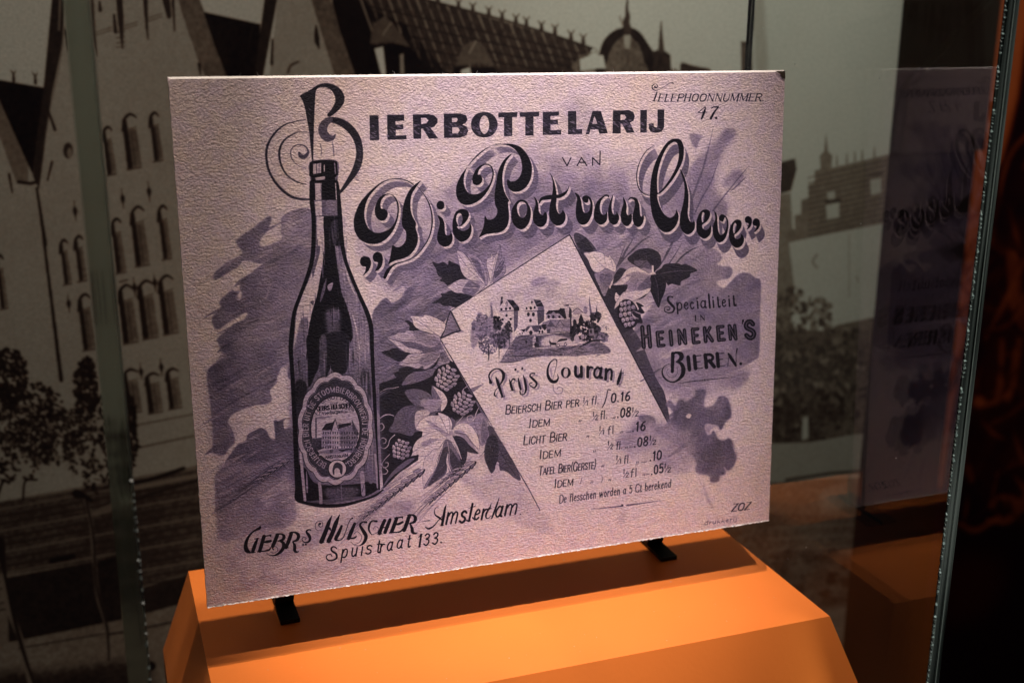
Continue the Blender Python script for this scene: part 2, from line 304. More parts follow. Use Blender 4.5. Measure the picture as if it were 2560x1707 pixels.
    for i in range(520):
        x, y = 500 + 1230 * rs.rand(), 480 + 800 * rs.rand(); q = s.tr([(x, y)])[0].astype(int)
        t0 = s.a[min(q[1], CH - 1), min(q[0], CW - 1)]
        if .40 < t0 < .76:
            l = 12 + 34 * rs.rand(); g = .45 + .25 * rs.rand()
            S(float(np.clip(t0 + (.16 if rs.rand() < .45 else -.13), 0, .9)), '%g,%g,2 %g,%g,%g %g,%g,2' % (x - l, y + l * g, x, y, 4 + 9 * rs.rand(), x + l, y - l * g), soft=1, alpha=.65)
    s.a = np.clip(s.a + (.15 * (cloud(CW, CH, 70, 77, 4) - .5) * 2 * (s.a < .88) * (s.a > .35)), 0, 1).astype(np.float32)
    # --- foliage ------------------------------------------------------------
    def leaf(tone, t, dark=None, veins=(), vt=None, edge=True):
        B(tone, t, tex=.16)
        if dark: B(dark[0], dark[1], soft=1, tex=.14)
        if edge:
            Q = s.pts(t); S(.2, ' '.join('%g,%g' % tuple(p) for p in np.vstack([Q, Q[:1]])), 5, alpha=.75)
        for v in veins: S(vt if vt is not None else tone * .45, v, 8, alpha=.8)
        Q = s.pts(t); c0 = Q.mean(0); e0 = s.pts(veins[0])[-1] if veins else c0
        for i in range(26):
            p = Q[rs.randint(len(Q))] * .5 + Q[rs.randint(len(Q))] * .5; p = c0 + (p - c0) * .7; dd = (e0 - p) + 1e-3; dd /= np.hypot(*dd); ln = 22 + 40 * rs.rand()
            S(max(.05, tone - .30) if rs.rand() < .7 else min(.98, tone + .25), '%g,%g,2 %g,%g,5 %g,%g,2' % (p[0] - dd[0] * ln, p[1] - dd[1] * ln, p[0], p[1] + 4, p[0] + dd[0] * ln, p[1] + dd[1] * ln), alpha=.55)
    D = .17
    at(940, 580, 6)
    leaf(D, '845,450 930,470 1010,450 1080,490 1090,430 1160,460 1250,500 1300,600 1360,700 1250,740 1180,760 1080,810 1030,760 950,730 990,690 930,650 900,560', edge=False)
    leaf(.93, '1210,285 1290,300 1370,380 1440,470 1520,600 1590,700 1650,800 1560,740 1420,720 1340,680 1280,590 1240,440', veins=('1230,330 1400,560 1600,760',), vt=.5)
    leaf(.78, '1350,310 1420,330 1510,370 1590,450 1640,560 1670,700 1660,800 1600,720 1500,590 1400,420', dark=(.5, '1420,400 1520,420 1600,560 1640,740 1560,640'), vt=.4, veins=('1370,330 1500,500 1640,760',))
    leaf(.94, '1860,180 1820,290 1770,380 1730,320 1720,390 1670,400 1655,500 1690,620 1720,770 1750,700 1780,560 1820,420 1870,260', vt=.5, veins=('1850,210 1770,500 1730,740',))
    leaf(.64, '1862,190 1890,360 1925,380 1915,480 1945,520 1935,620 1860,700 1760,760 1770,620 1800,480 1840,300', dark=(.42, '1900,420 1900,560 1800,700 1780,600'), vt=.9, veins=('1930,560 1760,740', '1915,420 1800,600'))
    leaf(.86, '1065,835 1160,760 1270,710 1380,720 1480,770 1600,830 1640,810 1560,890 1440,970 1300,930 1190,910', dark=(.52, '1400,740 1560,820 1440,960 1300,900 1320,820'), vt=.95, veins=('1100,840 1300,830 1560,850',))
    leaf(D, '830,1068 900,1030 985,970 970,920 1040,920 1120,880 1200,910 1300,920 1440,970 1300,1060 1190,1130 1100,1110 1010,1110 960,1070', edge=False)
    at(940, 780, 6)
    B(D, '430,130 500,130 540,160 600,230 660,270 560,280 500,270 500,200', tex=.06)
    leaf(.93, '512,62 620,60 700,70 730,42 830,60 960,120 1040,180 1030,260 990,330 960,370 860,330 760,300 640,260 570,200 545,120', veins=('540,80 700,180 930,360',), vt=.5)
    leaf(.80, '145,380 260,350 330,310 430,310 450,275 560,290 640,330 760,320 900,330 960,380 960,450 900,510 800,530 700,500 540,450 380,440', dark=(.62, '560,300 760,330 940,400 940,480 800,500 620,420'), veins=('170,385 500,420 940,430',), vt=.5)
    leaf(.90, '160,390 300,430 380,460 480,530 560,540 700,590 640,620 520,620 420,590 320,520 230,440')
    B(.45, '380,440 560,470 720,530 860,540 980,500 960,560 800,620 620,560 460,520', tex=.1)
    B(D, '85,605 200,570 230,550 320,540 370,580 520,620 450,680 350,745 230,690', tex=.06)
    leaf(.82, '335,770 420,710 490,640 600,620 720,620 860,590 980,560 940,700 880,760 800,830 720,860 700,810 620,850 500,810 400,810', dark=(.60, '740,640 960,580 900,720 760,800 640,760'), veins=('370,770 640,740 960,560',), vt=.45)
    B(D, '270,930 340,880 360,840 500,820 620,870 760,880 640,900 540,960 440,1000 330,990', tex=.06); S(.1, '600,860,24 760,860,16 880,800,30 940,680,6')
    leaf(.52, '385,1095 450,980 560,900 700,880 860,840 900,880 860,940 740,1010 600,1060 470,1090')
    leaf(.66, '920,780 960,680 980,560 1040,590 1080,700 1110,740 1060,790 990,850', dark=(.45, '960,640 1010,600 1080,720 1010,760'))
    S(.85, '60,1200,5 160,1150,7 260,1140,8 340,1120,6')
    leaf(.46, '430,1190 540,1150 660,1160 780,1210 840,1270 850,1340 930,1430 980,1490 840,1480 700,1450 560,1380 480,1290', dark=(.62, '700,1300 850,1380 940,1470 800,1560 640,1500'))
    leaf(.52, '840,1100 900,1160 940,1260 980,1330 970,1420 960,1480 900,1440 860,1330 830,1220'); leaf(.93, '850,1110 930,1150 1010,1210 1065,1300 1060,1390 1000,1480 970,1470 980,1340 930,1240')
    leaf(.40, '320,1530 370,1450 470,1400 600,1400 720,1430 680,1500 800,1500 900,1480 860,1600 700,1760 500,1800 330,1700', dark=(.30, '400,1480 600,1440 640,1600 420,1700'))
    at(930, 1000, 6)
    leaf(.42, '255,465 320,330 350,230 460,110 600,85 720,130 650,200 650,380 640,480 580,540 440,500')
    leaf(.86, '650,200 740,150 860,160 860,210 720,320 650,400', edge=False); B(.7, '740,0 1040,0 1000,120 900,180 800,130', tex=.2)
    leaf(.95, '655,430 700,340 760,280 860,230 990,225 990,185 1080,210 1160,260 1200,340 1195,420 1160,500 1090,480 1000,460 880,490 780,480', dark=(.74, '800,300 900,330 1000,400 1100,470 960,440'), veins=('700,430 900,420 1120,490', '1020,240 1080,360 1140,500', '1150,260 1170,380 1160,490'), vt=.5)
    B(.45, '1180,260 1240,300 1250,380 1200,440 1200,340', tex=.1)
    leaf(.93, '535,850 600,740 640,650 700,580 800,520 900,480 1000,460 1060,520 1120,560 1060,640 1000,720 900,770 830,830 740,840 640,830', dark=(.72, '740,640 860,590 1000,580 900,640 780,700'), veins=('600,790 800,660 1100,560', '820,680 880,560'), vt=.5)
    leaf(.95, '1215,500 1220,420 1290,360 1380,340 1480,380 1560,480 1600,600 1610,740 1560,700 1480,620 1420,520 1300,500', dark=(.68, '1230,470 1320,450 1420,520 1500,640 1560,760 1450,680 1340,560'), veins=('1230,480 1400,520 1590,740',), vt=.45)
    B(.25, '1240,540 1360,560 1470,680 1600,800 1500,790 1420,760 1380,660', tex=.1)
    leaf(.92, '1060,640 1000,740 920,740 850,820 800,850 770,960 760,1100 770,1320 800,1300 860,1180 930,1060 970,900 1040,760 1080,680', edge=True)
    leaf(.50, '1100,600 1180,620 1230,700 1300,820 1360,950 1380,1010 1260,1170 1180,1110 1120,960 1120,1060 1060,1150 900,1250 780,1320 870,1150 950,1040 1000,860', dark=(.28, '1050,760 1150,700 1280,860 1350,980 1260,1150 1200,1080 1140,900 1110,1060 1000,1180 840,1290 960,1040'), veins=('1060,700 980,960 800,1300', '1130,620 1160,800 1170,960 1250,1140'), vt=.9)
    leaf(.22, '1190,540 1280,560 1400,660 1430,780 1400,940 1340,960 1300,800 1230,660', edge=False); S(.9, '1185,540,40 1240,640,30 1290,740,22 1340,880,8'); S(.9, '1140,800,10 1130,920,34 1160,1020,26 1200,1100,8')
    leaf(.66, '1560,230 1640,190 1700,260 1760,380 1740,520 1740,600 1640,680 1600,560 1560,420 1530,340', dark=(.5, '1660,300 1740,400 1720,600 1640,620'))
    leaf(.34, '1720,600 1760,520 1740,400 1800,400 1920,600 2060,820 2140,960 2230,1190 2130,1160 2060,1100 1970,1050 1920,1050 1900,930 1830,950 1850,1020 1790,1095 1740,1000 1690,880 1690,720', dark=(.25, '1740,560 1860,540 1900,700 1880,900 1790,1080 1700,860'), veins=('1800,500 1800,900', '1840,600 2000,900 2150,1120'), vt=.18)
    at(1420, 580, 6)
    P(.20, '120,175 270,75 385,270 340,300 230,310', tex=.08)
    B(.24, '180,280 280,330 330,480 400,600 440,760 520,850 600,870 660,800 700,640 780,540 860,560 900,620 700,1000 1010,1340 900,1480 760,1470 560,1050 400,760', tex=.06)
    leaf(.95, '235,315 340,305 400,290 500,310 600,380 620,350 690,440 720,520 700,600 560,540 520,600 400,600 340,520 300,420', veins=('380,360 480,480 640,590', '540,330 560,480', '640,390 680,540'), vt=.55)
    leaf(.62, '395,620 480,600 560,560 700,620 640,760 600,860 540,970 460,800 420,720', dark=(.5, '480,640 660,640 600,820 500,800'))
    leaf(.22, '890,410 960,330 1060,260 1200,245 1300,270 1380,340 1400,480 1330,560 1290,600 1250,520 1180,450 1120,540 1000,500', dark=(.42, '1000,430 1180,430 1240,500 1260,560 1150,540 1020,500'), edge=False)
    leaf(.16, '1310,620 1400,540 1460,480 1640,470 1700,490 1790,490 1940,575 1840,620 1820,680 1700,740 1680,800 1560,780 1500,800 1460,740', veins=('1340,630 1600,590 1900,575',), vt=.45, edge=False)
    leaf(.14, '1240,660 1310,640 1400,680 1470,760 1450,900 1400,1020 1360,1135 1300,1040 1260,940 1225,840', veins=('1300,660 1340,800 1360,1060',), vt=.4, edge=False)
    leaf(.92, '670,800 740,740 800,680 850,600 920,540 1020,520 1100,560 1180,600 1220,650 1100,660 980,640 900,740 820,790', dark=(.7, '860,660 1000,600 1180,620 1050,660'), vt=.5, veins=('700,780 900,660 1200,640',))
    leaf(.66, '900,820 920,760 980,650 1100,640 1240,650 1120,740 1060,830 960,870', dark=(.45, '1040,840 1130,740 1220,670 1240,830 1100,860'), edge=False)
    B(.18, '640,810 780,800 890,790 880,860 840,910 780,960 720,900', tex=.06)
    leaf(.93, '690,1160 720,1060 770,980 840,900 980,890 1000,870 1080,880 1240,840 1180,940 1080,990 960,1040 820,1070 750,1110')
    P(.98, '1200,640 1260,600 1255,500 1285,500 1285,600 1320,625 1280,640'); B(.12, '1080,990 1180,930 1140,980 1040,1020')
    # hop cones
    def cone(cx, cy, rx, ry, rot, tone=.9, n=5):
        c, q = np.cos(rot), np.sin(rot)
        E(.10, cx, cy, rx * 1.05, ry * 1.05, rot)
        for j in range(n):
            v = -1 + (2 * j + .9) / n; hw = (1 - min(1, abs(v)) ** 2.2) ** .5; m = max(2, int(round(3.6 * hw + .4)))
            for i in range(m):
                u = (-1 + (2 * i + 1 + .5 * (j % 2 - .5)) / m) * hw
                x, y = u * rx * .88, v * ry * .92; px, py = cx + x * c - y * q, cy + x * q + y * c
                w, h = rx / 3.3, ry / n * 1.15; ro = rot - .9 * u
                def petal(t, k, dy):
                    pp = np.array([(-.9, -.35), (-.4, -.75), (.4, -.75), (.9, -.35), (.8, .25), (.15, .95), (-.15, .95), (-.8, .25)]) * (w * k, h * k) + (0, dy)
                    s.put([s.tr(catmull(np.stack([px + pp[:, 0] * np.cos(ro) - pp[:, 1] * np.sin(ro), py + pp[:, 0] * np.sin(ro) + pp[:, 1] * np.cos(ro)], 1), True))], t, tex=.2)
                tt = tone * (1 - .30 * max(0, u) - .18 * rs.rand())
                petal(.12, 1.0, 0); petal(tt, .78, -h * .04); petal(tt * .72, .34, h * .30)
    at(1420, 580, 6)
    cone(900, 1230, 150, 215, -.2); B(.14, '1020,1050 1140,1110 1100,1130 1150,1210 1090,1240 1120,1360 1040,1370 960,1440 1020,1300 960,1200 1060,1160'); S(.85, '960,1230,8 1000,1280,20 1060,1300,6'); S(.8, '1000,1190,6 1080,1225,16 1100,1220,4')
    at(940, 780, 6); cone(1060, 990, 200, 200, .5, .9, 6); cone(1300, 1370, 200, 190, .5, .86, 6)
    S(.85, '1370,1110,8 1310,1160,10 1300,1220,8')
    at(930, 1000, 6); cone(440, 745, 165, 160, .3, .92, 5)
    for q in ('85,300,8 180,230,16 260,215,12 330,235,8', '90,460,10 150,450,12 180,400,14 150,350,12 105,370,10 100,410,8 130,420,8', '340,520,14 270,590,10 240,680,12 180,725,12 120,690,12 110,610,12 160,565,12 210,590,12 200,640,10 160,650,6', '265,810,10 190,890,10 150,960,12 180,1010,12 235,990,12 240,940,10 200,935,6', '200,1020,10 235,1060,12 210,1100,14 150,1110,6', '1600,115,8 1560,200,12 1540,270,14 1490,320,12 1440,310,10 1430,250,10 1490,230,10 1515,265,8 1470,295,6', '1360,250,8 1270,350,10', '1600,860,4 1680,770,8 1710,640,5'):
        S(.86 if not q.startswith('1600,860') else .3, q)
    # wheat ears
    def ear(x0, y0, x1, y1, n, w, beards=22, tl=260):
        d = np.array([x1 - x0, y1 - y0], float); L = np.hypot(*d); u = d / L; v = np.array([-u[1], u[0]])
        for i in range(beards):
            t0 = i / beards; p = np.array([x0, y0]) + d * t0 + v * (rs.rand() - .5) * w * 1.2
            e = p + u * tl * (1.1 + .5 * rs.rand()) + v * (i / beards - .5) * -w * 1.8
            S(.26, '%g,%g,%g %g,%g,1.5' % (p[0], p[1], 5, e[0], e[1]), smooth=False, alpha=.75)
        for i in range(n * 2):
            t0 = (i + .4) / (2 * n); tp = (1 - .45 * t0); p = np.array([x0, y0]) + d * t0 + v * -w * (.20 + .10 * (i % 2)) * tp
            E(.12, p[0], p[1], L / n * .42, w * .17 * tp, np.arctan2(u[1], u[0]) - .35)
        for i in range(n):
            tp = (1 - .4 * i / n)
            for sd, tt in ((-.16, .55), (.10, .93), (.34, .78)):
                p = np.array([x0, y0]) + d * ((i + .5 + .25 * (sd > .2)) / n) + v * w * sd * tp
                E(.2, p[0], p[1], L / n * .60, w * .19 * tp, np.arctan2(u[1], u[0]) + .30 * np.sign(sd), alpha=.8)
                E(tt - .1 * rs.rand(), p[0], p[1], L / n * .52, w * .13 * tp, np.arctan2(u[1], u[0]) + .30 * np.sign(sd))
    at(930, 1000, 6)
    for i in range(34):
        a = rs.rand(); x, y = 150 + 620 * a, 1330 - 560 * a + 120 * rs.rand()
        S(.36, '%g,%g,4 %g,%g,2' % (x, y, x - 420, y + 300), smooth=False, alpha=.5)
    B(.14, '130,1340 300,1120 500,1000 640,840 700,830 600,960 400,1090 250,1220', tex=.06); B(.45, '150,1320 300,1080 520,900 640,880 480,1010 300,1150')
    ear(1540, 920, 840, 1540, 9, 120, 26, 500); ear(770, 1040, -150, 1760, 10, 120, 30, 500)
    ear(1330, 1000, 1000, 1260, 4, 60, 8, 400)
    at(440, 860, 4)
    for i in range(22):
        a = rs.rand(); x, y = 1180 - 250 * a, 1100 + 180 * a + 70 * rs.rand()
        S(.32, '%g,%g,3 %g,%g,1.6' % (x, y, x - 520 - 150 * rs.rand(), y + 330 + 120 * rs.rand()), smooth=False, alpha=.55)
    ear(1190, 1110, 810, 1370, 6, 60, 18, 330)
    return s, K
def draw_letters(s, K):
    at, B, P, S, E = s.at, s.B, s.P, s.S, s.E
    rs = np.random.RandomState(7)
    # --- swash B over the bottle -------------------------------------------
    at(640, 190, 4); s.wk = 1.25
    for q in ('495,440,6 400,455,8 310,480,10 230,530,16 160,610,18 115,700,20 103,800,20 120,920,20 170,1030,20 250,1130,22 340,1200,22 430,1230,20 530,1235,14',
              '510,560,6 420,565,8 340,600,12 270,660,16 236,740,20 235,820,18 255,900,16 300,980,14 370,1040,12 440,1070,10 500,1085,7'): S(.25, q)
    S(.34, '500,925,4 440,905,5 380,860,7 350,800,9 352,740,8 390,700,8 440,688,8 490,705,11 520,745,14 512,785,26 480,812,34 445,800,34 432,770,18')
    for q in ('640,680,6 655,740,8 650,800,6', '765,660,5 775,740,12 780,800,8'): S(.55, q)
    s.wk = 1
    B(.14, '440,200 500,165 560,130 600,100 650,80 690,74 740,78 800,100 850,140 880,190 886,240 870,290 830,340 780,385 730,412 712,385 750,340 785,280 792,230 777,180 745,140 700,118 650,115 620,125 602,150 595,180 588,300 582,450 575,700 572,850 560,850 545,700 530,550 510,440 490,330 465,250', tex=.1)
    S(.15, '740,440,56 800,448,66 870,475,74 940,530,78 1000,610,76 1030,700,72 1036,790,72 1020,880,74 980,970,64 920,1060,46 870,1130,34 830,1180,18', tex=.14)
    S(.36, '795,585,8 770,618,42 715,620,80 675,575,90 668,520,88 695,470,78 740,440,60', tex=.12)
    for i in range(46):
        t = rs.rand(); x, y = (540 - 5 * t, 320 + 260 * t) if i < 14 else (1020 + 30 * rs.rand() - 60 * max(0, t - .6), 680 + 380 * t)
        S(.42, '%g,%g,3 %g,%g,6 %g,%g,2' % (x - 16, y - 12, x, y, x + 18, y + 10), alpha=.6)
    # --- BIERBOTTELARIJ -----------------------------------------------------
    at(880, 240, 4); T = .17
    P(T, '175,197 265,195 272,442 180,446', tex=.14); P(T, '350,192 520,188 525,250 435,255 436,290 512,287 514,335 438,340 438,398 545,395 545,435 355,440', tex=.14)
    P(T, '608,188 760,183 820,195 855,230 855,270 820,310 785,320 862,425 770,428 710,330 692,330 692,430 615,432', ('690,222 740,222 765,245 745,275 692,285',), tex=.14)
    P(T, '918,180 1080,176 1140,195 1155,235 1140,270 1105,288 1150,310 1162,350 1145,395 1085,418 920,422', ('1000,222 1050,222 1058,240 1045,260 1000,265', '1002,315 1060,315 1078,345 1060,375 1003,378'), tex=.14)
    B(T, '1323,163 1395,180 1445,235 1456,295 1440,350 1395,400 1323,417 1250,400 1205,350 1190,290 1203,230 1250,180', ('1323,198 1355,220 1372,285 1360,350 1323,382 1290,350 1276,290 1290,225',), tex=.14)
    P(T, '1462,168 1655,163 1650,212 1602,214 1604,402 1520,405 1520,215 1464,218', tex=.14); P(T, '1675,165 1872,160 1872,206 1815,208 1815,398 1733,400 1733,210 1680,212', tex=.14)
    P(T, '1908,162 2068,157 2070,200 1985,203 1985,240 2060,237 2060,285 1985,288 1985,345 2092,342 2092,388 1908,392', tex=.14)
    at(1400, 180, 4)
    P(T, '80,395 162,392 165,575 222,572 222,622 80,626', tex=.14); P(T, '325,393 408,392 478,615 395,620 380,575 305,575 292,625 256,627', ('345,440 322,520 374,520',), tex=.14)
    P(T, '530,388 690,383 735,405 748,445 735,490 700,510 745,607 668,612 620,520 606,520 608,615 525,617', ('605,430 645,430 662,455 645,480 605,483',), tex=.14)
    P(T, '803,382 870,380 868,605 803,607', tex=.14); P(T, '975,378 1043,376 1040,560 1015,600 960,612 905,600 888,565 890,520 935,515 940,550 965,560 975,545', tex=.14)
    for gx0, gx1, gy in ((1058, 1900, 0), (1402, 1660, 0)):
        for i in range(90 if gx0 == 1058 else 30):
            x = gx0 - 1058 + rs.rand() * (1560 if gx0 == 1058 else 0)
    at(880, 240, 4)
    for i in range(330):        # worn hatching in the lower halves of the letters
        x = 190 + 2900 * rs.rand(); y = 345 - .024 * x + (rs.rand() - .35) * 120
        r = winding_mask([s.tr([(x - 2, y - 2), (x + 2, y - 2), (x + 2, y + 2), (x - 2, y + 2)])], s.W, s.H)
        if r and s.a[r[1] + 1, r[0] + 1] < .42: S(.58, '%g,%g,3 %g,%g,11 %g,%g,3' % (x - 16, y - 10, x, y, x + 16, y + 6), alpha=.6)
    at(1400, 180, 4)
    for q in ('25,858 70,940 110,860', '170,940 215,858 268,938', '188,905 252,905', '325,935 327,860 398,930 402,797'): S(.06, q, 11, smooth=False)
    # telephone number
    S(.12, '948,153,20 968,160,10 975,140,6 955,120,7 925,140,9 925,170,10 950,185,9 990,178,4 1040,150,4 1090,118,5 1120,112,8 1138,122,6')
    S(.12, '972,190,5 960,235,15 938,290,12'); S(.12, '922,294,6 952,294,6', smooth=False)
    text(s, .14, 'ELEPHOONNUMMER.', 975, 296, 2040, 292, 72, T=1.6, t=.85, slant=.28, serif=1)
    S(.10, '1452,350,8 1380,408,8 1466,404,8', smooth=False); S(.10, '1456,358,10 1440,410,24 1416,470,16'); S(.10, '1515,366,10 1535,352,12 1584,352,14', smooth=False); S(.10, '1584,352,12 1545,400,18 1508,466,24'); E(.10, 1562, 462, 13, 13)
    # --- "Die Port van Cleve" ----------------------------------------------
    def shadowed(draw, off, gap, tone, y0=0):
        s.rec = np.zeros((s.H, s.W), np.float32); draw(); m = s.rec; s.rec = None
        ys, xs = np.nonzero(m > .3); x0, x1, ya, yb = xs.min() - 60, xs.max() + 80, ys.min() - 60, ys.max() + 90
        x0, ya = max(x0, 0), max(ya, 0); m = m[ya:yb, x0:x1]; v = s.a[ya:yb, x0:x1]; tx = s.tx[ya:yb, x0:x1]
        def sweep(a, b, n):
            o = np.zeros_like(m)
            for i in range(n + 1):
                t = i / n; dx = int(round(a[0] + (b[0] - a[0]) * t)); dy = int(round(a[1] + (b[1] - a[1]) * t))
                o[dy:, dx:] = np.maximum(o[dy:, dx:], m[:m.shape[0] - dy, :m.shape[1] - dx])
            return o
        sh = box(sweep((2, 2), off, 14), 1); v += (tone + .12 * (tx - .5) - v) * sh * .92
        g = box(sweep((0, 0), gap, 6), 0); v += (.97 - v) * g
        v += (K - v) * m
    def die():
        at(880, 400, 5.0255)
        B(K, '170,1210 215,1225 238,1270 235,1330 200,1400 135,1455 165,1400 172,1345 130,1335 102,1295 108,1240 135,1215'); B(K, '330,1155 370,1180 388,1235 380,1310 345,1370 290,1400 310,1350 325,1290 280,1275 260,1225 275,1180 300,1158')
        B(K, '775,310 700,260 620,237 540,233 440,250 340,300 230,390 120,510 60,620 25,740 25,850 50,930 100,1000 180,1045 270,1058 360,1040 450,975 520,880 570,760 590,650 585,560 560,490 510,440 460,425 400,435 340,480 300,560 285,640 300,710 340,755 380,765 420,750 448,700 445,650 410,620 370,610 358,580 365,520 400,465 450,435 495,440 540,490 565,560 570,650 550,750 500,840 430,890 340,915 270,905 210,860 170,780 155,680 170,570 210,470 290,370 370,300 460,255 550,245 650,255 720,285 765,318')
        B(K, '865,262 800,350 750,440 735,540 740,640 765,720 803,790 800,860 825,940 825,1030 790,1120 720,1200 640,1240 560,1260 500,1285 455,1310 475,1240 490,1160 508,1072 560,1095 620,1080 665,1030 680,970 675,900 640,850 625,780 632,680 645,570 680,460 730,370 790,310')
        S(K, '825,335,5 900,430,10 960,530,14 995,640,16 1008,760,18 995,880,16 960,990,14 900,1090,12 820,1190,10 730,1250,10 640,1280,12 550,1305,18 490,1345,30 440,1410,46 410,1480,34')
        E(K, 1112, 570, 50, 56)
        B(K, '1075,695 1130,730 1160,790 1165,870 1175,935 1205,950 1235,930 1235,890 1262,950 1258,1020 1220,1075 1160,1090 1105,1065 1070,1000 1075,920 1095,840 1098,770')
        B(K, '1262,850 1265,770 1295,670 1345,625 1405,617 1455,640 1470,690 1450,750 1405,805 1360,835 1335,828 1322,850 1380,890 1440,880 1475,845 1478,790 1500,830 1502,890 1480,960 1435,1010 1370,1030 1310,990 1270,920', ('1350,668 1378,690 1388,750 1372,810 1345,825 1322,800 1308,745 1320,690',))
    def port():
        at(880, 240, 4)
        B(K, '1520,480 1440,485 1360,520 1270,590 1180,680 1100,780 1050,880 1040,960 1055,1030 1100,1080 1170,1090 1250,1060 1330,990 1390,890 1418,790 1410,730 1380,690 1330,680 1270,705 1225,760 1203,830 1215,880 1255,895 1295,865 1302,820 1280,790 1258,785 1275,735 1320,695 1365,695 1398,735 1402,800 1370,890 1300,960 1230,985 1165,970 1125,900 1120,810 1160,700 1240,600 1330,530 1420,495 1510,488 1590,510 1650,560 1690,640 1700,730 1680,800 1640,845 1590,855 1555,835 1550,880 1570,930 1620,960 1690,950 1750,900 1790,820 1800,720 1780,640 1740,570 1680,510 1600,482')
        B(K, '1600,580 1540,660 1510,760 1505,860 1525,960 1570,1045 1560,1070 1570,1180 1565,1260 1540,1320 1490,1360 1400,1375 1330,1385 1270,1415 1300,1350 1320,1280 1328,1200 1360,1235 1410,1230 1445,1190 1452,1140 1430,1080 1425,990 1440,880 1460,760 1500,670 1550,610')
    def ort():
        at(1240, 380, 6)
        B(K, '380,715 440,730 490,790 520,870 520,970 490,1070 430,1145 370,1165 300,1130 250,1060 230,960 240,860 290,770 330,730', ('350,760 318,810 320,890 350,960 400,990 440,960 465,890 465,820 440,770 395,748',))
        B(K, '565,680 600,700 632,770 640,860 655,915 700,950 730,905 760,920 768,980 750,1070 690,1125 620,1115 565,1050 552,960 570,870 590,790 585,720')
        S(K, '645,770,16 680,710,42 740,690,62 800,680,70 870,670,50 950,665,55 1020,630,45 1070,580,20 1098,505,3')
        B(K, '798,310 840,360 880,470 905,600 910,700 900,800 915,880 950,930 990,900 1000,870 1040,930 1040,1010 1000,1080 930,1105 860,1080 815,1010 795,930 805,820 830,700 850,580 850,450 825,360')
        B(K, '1180,615 1240,645 1275,720 1290,820 1310,895 1345,915 1390,890 1415,820 1412,750 1385,700 1385,745 1350,765 1310,745 1292,700 1310,665 1355,652 1410,680 1445,750 1450,860 1430,960 1380,1055 1310,1095 1245,1070 1205,990 1195,900 1205,780 1215,690')
        B(K, '1650,640 1595,670 1520,740 1480,840 1465,960 1490,1040 1550,1090 1610,1080 1660,1030 1670,950 1660,890 1645,930 1605,945 1570,900 1558,820 1575,740 1620,680 1665,665 1695,690 1690,650')
        B(K, '1758,640 1730,700 1690,820 1680,930 1695,1030 1745,1090 1800,1085 1840,1030 1845,960 1820,910 1805,900 1800,930 1770,940 1740,890 1735,790 1748,710')
        B(K, '1905,680 1945,740 1960,820 1955,900 1975,950 2005,945 2025,920 2040,960 2030,1050 1980,1110 1920,1100 1880,1030 1870,950 1885,860 1910,770')
        B(K, '1978,735 2000,690 2050,678 2110,700 2145,770 2155,850 2165,950 2190,970 2210,940 2220,990 2200,1070 2150,1125 2090,1110 2055,1040 2048,960 2065,880 2085,790 2070,722 2020,704')
    def cleve():
        at(1560, 330, 4.237)
        S(K, '310,150,5 240,200,8 180,290,9 142,400,10 135,500,10 155,590,11 200,650,11 270,675,8')
        B(K, '555,820 578,880 570,950 530,1020 470,1062 400,1050 340,980 300,880 280,760 275,640 290,480 330,330 400,190 460,110 520,75 590,80 625,130 635,200 625,290 590,380 520,500 440,600 385,650 352,668 360,730 390,810 430,875 480,908 525,892 550,850', ('356,636 350,500 372,370 412,250 460,160 510,115 550,112 573,150 582,220 572,310 540,400 485,500 420,590 378,632',))
        B(K, '590,395 620,430 655,520 680,640 682,760 675,860 690,930 715,960 735,950 740,925 752,970 745,1030 700,1080 650,1080 605,1030 590,950 600,860 625,760 640,640 635,540 610,450')
        B(K, '765,990 775,920 800,860 840,825 880,822 912,850 910,890 885,940 845,972 828,988 835,1020 865,1040 900,1020 915,985 925,1020 915,1080 880,1120 840,1130 795,1100 770,1050', ('838,850 852,870 848,930 832,958 822,920 826,870',))
        B(K, '955,835 985,880 990,960 1000,1050 1025,1090 1060,1070 1085,1010 1090,950 1070,905 1060,925 1045,950 1015,940 1005,910 1020,880 1050,875 1085,900 1105,950 1105,1020 1085,1100 1050,1155 1000,1170 960,1130 940,1060 945,990 965,930 962,880')
        B(K, '1110,1100 1120,1020 1150,960 1190,930 1230,935 1247,970 1235,1020 1200,1065 1170,1090 1175,1120 1200,1135 1235,1115 1240,1080 1268,1110 1270,1160 1240,1210 1190,1228 1145,1200 1120,1150', ('1176,965 1190,985 1184,1040 1166,1076 1156,1040 1160,990',))
        B(K, '1280,930 1290,900 1320,893 1350,915 1355,960 1335,1010 1300,1035 1315,1000 1318,970 1290,960'); B(K, '1362,960 1375,925 1405,915 1435,940 1440,990 1415,1035 1375,1065 1395,1030 1400,1000 1370,990')
    shadowed(die, (24, 28), (7, 8), .47); shadowed(port, (26, 30), (7, 8), .47)
    shadowed(ort, (30, 38), (8, 9), .42); shadowed(cleve, (24, 44), (7, 9), .42)
    # white-lined veil restores the light gap of the D spiral
    # --- leaflet lettering --------------------------------------------------
    def soft_shadow(f, dx, dy):
        a, b, c = s.f; s.f = (a + dx / c, b + dy / c, c); f(.70); s.f = (a, b, c); f(.08)
    at(1160, 700, 6)
